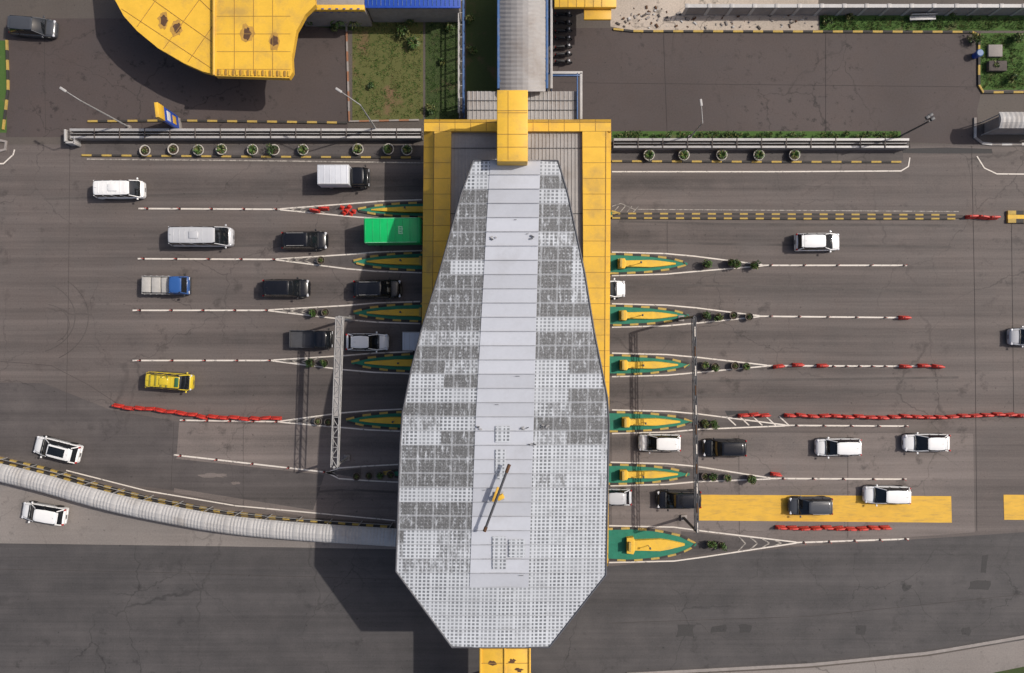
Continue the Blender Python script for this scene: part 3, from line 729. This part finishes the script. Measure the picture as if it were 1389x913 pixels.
for i in range(130):
    p=W(R.uniform(835,1105),R.uniform(10,38)); s_=R.uniform(.05,.22); rb.box((p.x,p.y,s_*.3+.008),(s_*R.uniform(.8,2.4),s_,s_*.6),R.choice([conc,conc_dk,conc,corr_l,rust]),s_*.1,R.uniform(0,3))
rb.build()
b=B('guard_shelter'); p=W(1355,152,3.2); q=W(1450,174,3.2)
secs=[]
for i in range(30):
    xx=p.x+(q.x-p.x)*i/29; secs.append([(xx,p.y+(q.y-p.y)*j/6,3.2+.35*math.sin(math.pi*j/6)+(.04 if i%2 else 0)) for j in range(7)])
b.loft(secs,corr_l,caps=True,smooth=False); b.box(((p.x+q.x)/2,(p.y+q.y)/2,1.5),(q.x-p.x-1,p.y-q.y-.4,3.0),conc); 
for sx in(p.x+.2,q.x-.2):
    for sy in(p.y-.15,q.y+.15): b.cyl((sx,sy,0),(sx,sy,3.2),.06,.06,steel_w,8)
b.build()
b=B('yard_slab'); p=W(1348,70); b.box((p.x,p.y,.15),(1.4,1.2,.3),conc,.03); b.box((p.x+.1,p.y-1.6,.3),(1.8,1.0,.5),conc_dk,.03); b.build()
b=B('rubbish_bin'); p=W(1322,76); b.cyl((p.x,p.y,0),(p.x,p.y,.9),.3,.36,blue,14); b.cyl((p.x,p.y,.9),(p.x,p.y,1.0),.38,.3,steel_b,14); b.build()
b=B('park_bench'); p=W(1252,24,.5); b.box((p.x,p.y,.45),(2.6,.4,.06),corr_l,.01,.03); b.box((p.x,p.y+.25,.75),(2.6,.05,.35),corr_l,.01,.03); b.box((p.x-1,p.y,.22),(.1,.35,.44),steel); b.box((p.x+1,p.y,.22),(.1,.35,.44),steel); b.build()
cw=empty('covered_walkway'); b=B('arched_roof')
cen=wp([(-60,629),(0,643),(60,658),(130,678),(200,694),(300,712),(400,722),(538,731)],2.9)
def cat(pts,n=12):
    o=[]; P=[Vector(p) for p in pts]
    for i in range(len(P)-1):
        p0=P[max(i-1,0)];p1=P[i];p2=P[i+1];p3=P[min(i+2,len(P)-1)]
        for k_ in range(n):
            t=k_/n; o.append(tuple(.5*((2*p1)+(-p0+p2)*t+(2*p0-5*p1+4*p2-p3)*t*t+(-p0+3*p1-3*p2+p3)*t**3)))
    o.append(tuple(P[-1])); return o
rs=resample(cat(cen),.16); secs=[]
offs=[(-.88,0),(-.72,.2),(-.43,.36),(0,.43),(.43,.36),(.72,.2),(.88,0)]
cols=[offset(rs,o[0]) for o in offs]
for i in range(len(rs)): secs.append([(cols[j][i][0],cols[j][i][1],2.45+offs[j][1]+(.045 if i%2 else 0)+(.05 if i%14==0 else 0)) for j in range(7)])
b.loft(secs,corr_l,caps=False,smooth=False); b.build(parent=cw)
b=B('frame')
l=offset(rs,.84); r=offset(rs,-.84)
for i in range(0,len(rs),19):
    for q in(l[i],r[i]): b.cyl((*q,0),(*q,2.5),.05,.05,steel,6)
for sd in(l,r):
    for i in range(0,len(rs)-19,19): b.cyl((*sd[i],2.44),(*sd[i+19],2.44),.04,.04,steel,6); b.cyl((*sd[i],1.0),(*sd[i+19],1.0),.03,.03,steel,6)
b.build(parent=cw)
# ------------------------------------------------------------ gantries
def gantry(px0,py0,px1,py1,z,w,mat,deck=False,stripes=False):
    b=B('sign_gantry'); p=W(px0,py0,z); q=W(px1,py1,z); d_=(q-p); L=d_.length; u=d_.normalized(); v=Vector((-u.y,u.x,0))
    for sv in(-w/2,w/2):
        for dz in(0,-.6): b.cyl(p+v*sv+Vector((0,0,dz)),q+v*sv+Vector((0,0,dz)),.06,.06,mat,6)
    n=int(L/.9)
    for i in range(n):
        a=p+u*(L*i/n); c=p+u*(L*(i+1)/n); s_=1 if i%2 else -1
        b.cyl(a+v*w/2*s_,c-v*w/2*s_,.035,.035,mat,5); b.cyl(a+v*w/2,a-v*w/2,.04,.04,mat,5); b.cyl(a+v*w/2,c+v*w/2-Vector((0,0,.6)),.03,.03,mat,5)
        if stripes and i%2: b.cyl(a+Vector((0,0,.05)),c+Vector((0,0,.05)),.07,.07,white_p if i%4==1 else rust,6)
    for e in(p,q): 
        b.cyl((e.x,e.y,0),(e.x,e.y,z),.15,.12,mat,10); b.box((e.x,e.y,.12),(.6,.6,.24),conc,.03)
    if deck:
        e=p.lerp(q,.66); t_=[p+v*.2,p-v*.2,e-v*.2,e+v*.2]
        b.hexa([x-Vector((0,0,.1)) for x in t_],[x-Vector((0,0,.04)) for x in t_],corr)
    b.build()
gantry(460,430,453,634,6.0,.6,steel,True)
gantry(942,430,946,722,6.0,.22,steel_d,False,True)
# ------------------------------------------------------------ street lamps & signs
def lamp(bx,by,hx,hy,z,nm='street_lamp',foot=.09,mx=2.5):
    b=B(nm); p=W(bx,by); q=W(hx,hy,z); t=Vector((p.x,p.y,z-.4)); 
    b.cyl(p,t,foot,.055,steel,10); b.cyl(p,p+Vector((0,0,.3)),.22,.2,conc,10)
    d_=Vector((q.x-t.x,q.y-t.y,0)); 
    if d_.length>mx: d_=d_.normalized()*mx
    e=t+d_+Vector((0,0,.4)); b.cyl(t,e,.045,.035,steel,8)
    u=d_.normalized(); b.box((e.x+u.x*.2,e.y+u.y*.2,e.z),(.65,.22,.12),steel_w,.04,math.atan2(u.y,u.x))
    b.build()
lamp(176,173,88,123,9.5); lamp(512,178,462,124,9.5); 
lamp(935,187,950,132,6.0,mx=1.6)
b=B('floodlight_pole'); p=W(1215,188); b.cyl(p,(p.x,p.y,6.5),.1,.07,steel_d,10); 
for dx,dy in((.25,.2),(-.2,.35),(.1,.55)): b.box((p.x+dx,p.y+dy,6.5),(.4,.3,.25),steel_d,.04,.5)
b.cyl((p.x-.4,p.y,6.3),(p.x+.5,p.y+.5,6.3),.04,.04,steel_d,6); b.build()
b=B('totem_sign'); A=W(243,160); C=W(245,178); hh=5.2
n_=Vector((A.y-C.y,-(A.x-C.x),0)).normalized()*.14
def quadp(z0,z1,t0,t1,off,mat):
    a=A.lerp(C,t0); c=A.lerp(C,t1)
    b.hexa([a-n_*off+Vector((0,0,z0)),a+n_*off+Vector((0,0,z0)),c+n_*off+Vector((0,0,z0)),c-n_*off+Vector((0,0,z0))],[a-n_*off+Vector((0,0,z1)),a+n_*off+Vector((0,0,z1)),c+n_*off+Vector((0,0,z1)),c-n_*off+Vector((0,0,z1))],mat,.01)
quadp(.6,hh,0,1,1.0,blue); quadp(3.9,hh+.05,-.02,1.02,1.15,yellow); quadp(1.2,2.0,.2,.8,1.12,yellow_d); quadp(2.5,3.3,.15,.85,1.12,M('sign_white',(.6,.6,.6),.4)); quadp(0,.6,.1,.9,1.3,conc)
b.build()
# ------------------------------------------------------------ barriers
d=B('red_plastic_barrier')
d.hexa([(-.5,-.2,0),(.5,-.2,0),(.5,.2,0),(-.5,.2,0)],[(-.48,-.17,.28),(.48,-.17,.28),(.48,.17,.28),(-.48,.17,.28)],red_b,.03)
d.hexa([(-.47,-.15,.28),(.47,-.15,.28),(.47,.15,.28),(-.47,.15,.28)],[(-.42,-.08,.8),(.42,-.08,.8),(.42,.08,.8),(-.42,.08,.8)],red_b,.04)
d.cyl((-.2,0,.8),(-.2,0,.85),.05,.05,trim,8); d.box((.5,0,.45),(.1,.1,.4),red_b,.02)
rme=d.data()
def rbar(pix,step=1.06,jit=.12):
    rs=resample(wp(pix),step)
    for i,p in enumerate(rs[:-1]):
        q=rs[i+1]; inst('red_plastic_barrier',rme,((p[0]+q[0])/2,(p[1]+q[1])/2+R.uniform(-.1,.1),0),math.atan2(q[1]-p[1],q[0]-p[0])+R.uniform(-jit,jit))
rbar([(155,550),(210,556),(290,566),(384,568)]); rbar([(1000,563),(1050,563)]); rbar([(1062,564),(1200,566),(1400,562)],1.16)
rbar([(1050,716),(1130,716),(1212,715)],1.16); rbar([(1308,295),(1366,296)],1.1)
for x,y in [(1055,497),(1081,495),(1114,496),(1226,497),(1251,496),(1270,497),(1225,431),(1051,643),(428,286),(440,283)]:
    inst('red_plastic_barrier',rme,W(x,y),R.uniform(-.15,.15))
tc=B('traffic_cone'); tc.box((0,0,.03),(.44,.44,.06),red_b,.01); tc.cyl((0,0,.06),(0,0,.75),.17,.03,red_b,14); tc.cyl((0,0,.32),(0,0,.48),.112,.075,white_p,14); cme=tc.data()
for x,y in [(464,282),(470,286),(474,281),(480,287),(476,290),(467,289)]: inst('traffic_cone',cme,W(x,y),R.uniform(0,3))
# ------------------------------------------------------------ vehicles
def wheels(b,xs,hw,r=.32):
    for x in xs:
        for s in(-1,1):
            b.cyl((x,s*(hw-.2),r),(x,s*hw,r),r,r,tyre,18); b.cyl((x,s*hw,r),(x,s*(hw+.01),r),r*.6,r*.55,hub,12)
def body(b,L,Wd,st,zb,mat):
    secs=[]
    for xf,wf,zt in st:
        w=wf*Wd; x=xf*L
        half=[(-w,zb),(-w,zb+(zt-zb)*.55),(-w*.985,zb+(zt-zb)*.8),(-w*.93,zb+(zt-zb)*.95),(-w*.75,zt),(-w*.4,zt*1.025),(0,zt*1.035)]
        secs.append([(x,y,z) for y,z in half+[(-y,z) for y,z in half[-2::-1]]])
    b.loft(secs,mat)
def roofshell(b,x0,x1,w,z,mat,cr=.05):
    st=[(x0,.82),(x0+.05,.93),(x0+.2,1.0),((x0+x1)/2,1.02),(x1-.25,.99),(x1-.07,.93),(x1,.84)]
    secs=[]
    for i,(x,f) in enumerate(st):
        ww=w*f; dz=-.04 if i in(0,6) else (-.01 if i in (1,5) else 0)
        secs.append([(x,-ww,z-.07+dz),(x,-ww*.97,z-.02+dz),(x,-ww*.85,z+cr*.5+dz),(x,-ww*.4,z+cr+dz),(x,0,z+cr*1.15+dz),(x,ww*.4,z+cr+dz),(x,ww*.85,z+cr*.5+dz),(x,ww*.97,z-.02+dz),(x,ww,z-.07+dz)])
    b.loft(secs,mat)
def car(name,col,L=4.5,Wd=1.78,Hh=1.68,kind='mpv',rails=False,sunroof=False,spoiler=True):
    b=B(name); pm=carpaint(col)
    if kind=='mpv':
        st=[(-.5,.38,.80),(-.495,.45,.92),(-.46,.485,.97),(-.3,.497,.97),(0,.5,.96),(.2,.497,.95),(.27,.49,.93),(.38,.475,.86),(.45,.445,.78),(.485,.39,.68),(.5,.30,.58)]
        bf,rfx,rr,brr=.29,.095,-.39,-.475
    elif kind=='hatch':
        st=[(-.5,.36,.74),(-.49,.44,.86),(-.45,.48,.9),(-.3,.497,.91),(0,.5,.90),(.16,.497,.89),(.25,.488,.87),(.36,.47,.80),(.44,.44,.72),(.485,.38,.63),(.5,.29,.55)]
        bf,rfx,rr,brr=.265,.05,-.31,-.455
    else:
        st=[(-.5,.42,1.0),(-.495,.47,1.08),(-.46,.49,1.1),(0,.5,1.1),(.3,.498,1.08),(.38,.49,1.05),(.44,.475,.98),(.48,.43,.85),(.5,.34,.7)]
        bf,rfx,rr,brr=.435,.28,-.465,-.49
    zbelt=st[len(st)//2][2]-.02
    body(b,L,Wd,st,.24,pm)
    wb=.465*Wd; wt=.36*Wd if kind!='van' else .40*Wd; zt=Hh-.05
    b.frus(brr*L,bf*L,wb,zbelt,rr*L,rfx*L,wt+.02,zt,glass,.05)
    roofshell(b,rr*L-.04,rfx*L+.05,wt+.02,zt,pm)
    for s in(-1,1):
        b.cyl((bf*L-.02,s*(wb-.02),zbelt),(rfx*L,s*(wt),zt-.03),.05,.045,pm,6)
        b.cyl((brr*L+.03,s*(wb-.03),zbelt),(rr*L+.02,s*(wt),zt-.03),.07,.06,pm,6)
        for t in (.42,.72) if kind!='van' else (.25,.5,.75):
            xb=bf*L+(brr-bf)*L*t; xt=rfx*L+(rr-rfx)*L*t; b.cyl((xb,s*(wb+.0),zbelt),(xt,s*(wt+.01),zt-.03),.035,.035,trim if kind!='van' else pm,5)
        b.box((bf*L-.15,s*(Wd/2+.1),zbelt+.08),(.16,.2,.14),pm,.04)
        xh=.455*L; b.box((xh,s*Wd*.37,.70 if kind!='van' else .8),(.22,.32,.15),lamp_w,.05,-s*.35)
        b.box((-.488*L,s*Wd*.415,.88),(.12,.16,.3),lamp_r,.03)
        b.box((0,s*(Wd/2+.004),.62),(L*.55,.02,.05),trim,.0)
        for x in(.31*L,-.30*L):
            b.cyl((x,s*(Wd/2-.12),.34),(x,s*(Wd/2+.008),.34),.4,.4,trim,18)
        b.box(((.01)*L,s*(Wd*.497),.35),(L*.5,.05,.1),trim,.01)
    b.box((.485*L,0,.42),(.12,Wd*.66,.22),trim,.04); b.box((.502*L,0,.45),(.03,.42,.12),plate); b.box((-.5*L,0,.45),(.1,Wd*.74,.22),pm,.04); b.box((-.512*L,0,.62),(.03,.42,.12),plate)
    b.box((bf*L+.05,0,zbelt+.03),(.12,Wd*.8,.03),trim,.01)
    for s in(-.3,.25): b.cyl((bf*L+.02,s,zbelt+.06),(bf*L-.22,s+.42,zbelt+.24),.014,.01,trim,4)
    if kind!='van':
        for s in(-1,1): b.cyl((bf*L+.08,s*Wd*.39,zbelt+.0),(.44*L,s*Wd*.33,.80 if kind=='mpv' else .74),.012,.012,trim,4)
    if rails:
        for s in(-1,1): b.cyl((rr*L+.2,s*(wt-.03),zt+.1),(rfx*L-.3,s*(wt-.03),zt+.1),.025,.025,steel if col!='white' else trim,6)
    if sunroof: b.box((-.1*L,0,zt+.045),(.36*L,wt*1.25,.03),glass,.02)
    if spoiler and kind!='van': b.box((rr*L-.08,0,zt-.0),(.22,wt*1.75,.04),pm,.02)
    if kind=='van':
        for i in range(7): b.box((rr*L+.5+i*(rfx-rr)*L/8,0,zt+.055),(.06,wt*1.5,.03),pm,.01)
        b.box((-.05*L,0,zt+.1),(.9,.7,.12),pm,.04)
    b.cyl((rr*L+.3,0,zt+.03),(rr*L+.1,0,zt+.25),.012,.008,trim,4)
    wheels(b,(.31*L,-.30*L),Wd/2-.02,.33)
    return b
def put(b,px,py,face=1,rot=0.0):
    p=W(px,py,.9); return b.build((p.x,p.y,.035),(0 if face>0 else math.pi)+rot+R.uniform(-.012,.012))
def cab(b,x0,x1,Wd,pm,zb=.35,zbelt=1.15,zt=1.95):
    b.frus(x0,x1,Wd/2,zb,x0,x1-.04,Wd/2*.99,zbelt,pm,.08); b.frus(x0+.05,x1-.08,Wd/2*.93,zbelt-.03,x0+.1,x1-.42,Wd/2*.85,zt,glass,.05)
    roofshell(b,x0+.06,x1-.36,Wd/2*.88,zt,pm)
    for s in(-1,1):
        b.cyl((x1-.1,s*Wd*.455,zbelt),(x1-.42,s*Wd*.42,zt),.05,.045,pm,6); b.cyl((x0+.1,s*Wd*.455,zbelt),(x0+.12,s*Wd*.42,zt),.07,.06,pm,6)
        b.box((x1-.25,s*(Wd/2+.14),zbelt+.2),(.12,.22,.25),trim,.03); b.box((x1-.04,s*Wd*.38,.75),(.1,.3,.16),lamp_w,.03)
    b.box((x1+.0,0,.5),(.12,Wd*.95,.2),trim,.03)
    for s in(-.4,.3): b.cyl((x1-.05,s,zbelt+.03),(x1-.2,s+.45,zbelt+.28),.014,.01,trim,4)
def pickup(name,col,L=4.3,Wd=1.7,bedm=None,load=None):
    b=B(name); pm=carpaint(col); x1=L/2; xc=x1-1.6
    cab(b,xc,x1,Wd,pm)
    b.box((-.4,0,.45),(L*.75,.9,.2),trim)
    x0=-L/2; Lb=xc-.08-x0; bm_=bedm or steel
    b.box((x0+Lb/2,0,.72),(Lb,Wd,.08),bm_)
    for s in(-1,1): 
        b.box((x0+Lb/2,s*(Wd/2-.03),.93),(Lb,.06,.42),bm_,.015)
        for i in range(5): b.box((x0+Lb*(i+.5)/5,s*(Wd/2+.02),.93),(.07,.05,.4),bm_)
    for x in(x0+.03,x0+Lb-.03): b.box((x,0,.93),(.06,Wd-.13,.42),bm_,.015)
    b.cyl((x0+Lb-.05,-Wd/2+.1,1.5),(x0+Lb-.05,Wd/2-.1,1.5),.03,.03,steel_d,6)
    for s in(-1,1): b.cyl((x0+Lb-.05,s*(Wd/2-.1),1.1),(x0+Lb-.05,s*(Wd/2-.1),1.5),.03,.03,steel_d,6)
    if load: 
        for i in range(3):
            b.box((x0+Lb*(i+.5)/3,R.uniform(-.06,.06),1.02),(Lb/3-.08,Wd-.28,.5),load,.08,R.uniform(-.04,.04))
    wheels(b,(x1-.7,x0+.75),Wd/2-.02,.32); return b
def boxtruck(name,cabc,boxm,L=4.8,Wd=1.85,zt=2.5,ribs=True,canvas=False):
    b=B(name); pm=carpaint(cabc); x1=L/2; xc=x1-1.6; cab(b,xc,x1,Wd*.95,pm)
    x0=-L/2; Lb=xc-.1-x0
    b.box((-.3,0,.5),(L*.8,.9,.22),trim); b.box((x0+Lb/2,0,(zt+.8)/2),(Lb,Wd,zt-.8),boxm,.05 if not canvas else .12)
    if ribs:
        for i in range(int(Lb/.55)+1): b.box((x0+.15+i*(Lb-.3)/int(Lb/.55),0,zt+.0),(.05,Wd*.96,.05),boxm,.01)
        for s in(-1,1): b.box((x0+Lb/2,s*(Wd/2-.04),zt+.0),(Lb-.05,.07,.07),steel,.02)
    wheels(b,(x1-.75,x0+.9),Wd/2-.03,.38); return b
put(car('white_minivan','white',4.6,1.8,1.9,'van'),163,257)
put(boxtruck('box_truck','black',M('box_white',(.62,.63,.66),.4,.12,1.2,dirt=(.4,.4,.42)),4.75,1.95),468,241)
put(car('silver_passenger_van','silver',6.0,2.0,2.2,'van'),274,321)
put(car('black_suv','black',4.5,1.8,1.75,rails=True),413,326)
gb=boxtruck('green_truck','white',M('green_tarp',(.006,.50,.13),.35,.2,1.5,dirt=(.02,.34,.10),dirtamt=.6),7.2,2.45,3.0,ribs=False,canvas=True)
for i in range(8): gb.box((-3.45+i*.72,0,3.01),(.05,2.35,.04),M('green_tarp_rib',(.01,.40,.13),.4),.01)
for s in(-1,1): gb.box((-1.0,s*1.17,3.0),(5.0,.06,.06),M('green_tarp_edge',(.25,.6,.36),.4),.01)
gx=-.1
for k_,(sx,sy) in enumerate([(0,.32),(.12,.1),(0,-.12),(.12,-.32)]): gb.box((gx+sx,sy,3.04),(.34,.1,.02),M('tarp_lettering',(.35,.7,.42),.5))
for sx in (-.1,.2): gb.box((gx+sx,0,3.045),(.08,.75,.02),M('tarp_lettering',(.35,.7,.42),.5))
put(gb,548,316)
put(pickup('pickup_truck','blue',4.6,1.8,steel,M('cargo_sheet',(.42,.40,.37),.8,.25,3,dirt=(.25,.23,.2))),225,387)
put(car('black_mpv','black',4.6,1.82,1.8),388,391,1)
put(car('black_suv','black',4.75,1.85,1.8,rails=True),512,392)
put(pickup('pickup_truck','black',4.2,1.72,steel_d,None),422,460)
put(car('silver_hatchback','white',4.2,1.72,1.55,'hatch'),498,464)
put(boxtruck('box_truck','white',M('box_grey',(.5,.51,.54),.4,.12,1.2),4.6,1.85,2.3),580,463)
ang=car('yellow_minibus','yellow',4.35,1.68,1.85,'van')
for i in range(4): ang.box((-1.55+i*.55,R.uniform(-.1,.1),1.93),(.16,1.1,.05),M('faded_olive',(.25,.22,.03),.6,.4,3),.01)
ang.box((1.05,0,1.9),(.35,.9,.14),M('sign_green',(.03,.12,.05),.5),.03)
for s in(-1,1): ang.box((0,s*.6,1.95),(3.0,.05,.06),trim,.01)
put(ang,231,517,1,-.07)
put(car('white_suv','white',4.6,1.85,1.7,sunroof=True,rails=True),76,610,-1,math.radians(-14))
put(car('white_mpv','white',4.4,1.76,1.68),58,697,-1,math.radians(-9))
put(car('dark_van','grey',4.5,1.8,1.8),44,36,1,-.08)
put(car('white_mpv','white',4.4,1.8,1.65),1110,328,1)
put(car('white_hatchback','white',4.2,1.75,1.55,'hatch'),820,392,1)
put(car('silver_mpv','silver',4.4,1.76,1.7),1401,457,-1)
put(car('white_mpv','white',4.15,1.72,1.68),895,601,-1)
put(car('black_mpv','black',4.3,1.74,1.65),983,608,-1)
put(car('white_suv','white',4.4,1.76,1.68),1138,607,-1)
put(car('white_hatchback','white',4.5,1.78,1.6,'hatch'),1258,601,-1)
put(car('silver_hatchback','silver',4.2,1.66,1.5,'hatch'),828,675,-1)
put(car('black_suv','black',4.4,1.8,1.75),921,678,-1)
put(car('grey_suv','grey',4.3,1.76,1.65,sunroof=False,rails=True),1100,687,-1)
put(car('white_mpv','white',4.5,1.78,1.7),1204,672,-1,-.02)
m=B('motorcycle')
for x in(-.6,.6): m.cyl((x,-.05,.3),(x,.05,.3),.3,.3,tyre,16); m.cyl((x,-.055,.3),(x,.055,.3),.17,.17,hub,12)
m.frus(-.55,.35,.14,.35,-.5,.15,.12,.7,carpaint('navy'),.04); m.frus(-.8,.1,.12,.7,-.75,.05,.1,.82,trim,.04); m.frus(.2,.5,.2,.4,.3,.5,.12,1.0,carpaint('navy'),.04)
m.cyl((.6,0,.3),(.42,0,1.02),.03,.03,steel,6); m.cyl((.38,-.35,1.03),(.38,.35,1.03),.025,.025,trim,6); m.box((.55,0,.85),(.14,.2,.14),lamp_w,.03)
for s in(-1,1): m.cyl((.4,s*.3,1.03),(.42,s*.36,1.2),.012,.012,trim,4); m.box((.42,s*.37,1.2),(.03,.12,.08),trim,.01)
m.box((-.8,0,.66),(.12,.14,.1),lamp_r,.02)
mme=m.data()
for i,y in enumerate([22,33,44,54,66,76,86]): inst('motorcycle',mme,W(764,y),R.uniform(-.12,.12))
# ------------------------------------------------------------ light, world, camera
sd=Vector((-10.1,-3.0,-12.0)).normalized()
sl=bpy.data.lights.new('sun','SUN'); sl.energy=3.2; sl.angle=math.radians(.7); sl.color=(1,.945,.87)
so=bpy.data.objects.new('sun',sl); so.rotation_euler=sd.to_track_quat('-Z','Y').to_euler(); so.location=(40,12,50); scene.collection.objects.link(so)
wd=bpy.data.worlds.new('World'); scene.world=wd; wd.use_nodes=True
sk=wd.node_tree.nodes.new('ShaderNodeTexSky'); sk.sky_type='NISHITA'; sk.sun_disc=False
sk.sun_elevation=math.radians(48.7); sk.sun_rotation=math.radians(73.5); sk.dust_density=4.0; sk.air_density=.8
bg=wd.node_tree.nodes['Background']; bg.inputs[1].default_value=.11; wd.node_tree.links.new(sk.outputs[0],bg.inputs[0])
scene.view_settings.view_transform='Standard'; scene.view_settings.look='None'; scene.view_settings.exposure=0
cd=bpy.data.cameras.new('camera'); cd.sensor_width=36; cd.lens=36*H/(1389/S); cd.clip_end=2000
cam=bpy.data.objects.new('camera',cd); cam.location=(0,0,H); scene.collection.objects.link(cam); scene.camera=cam
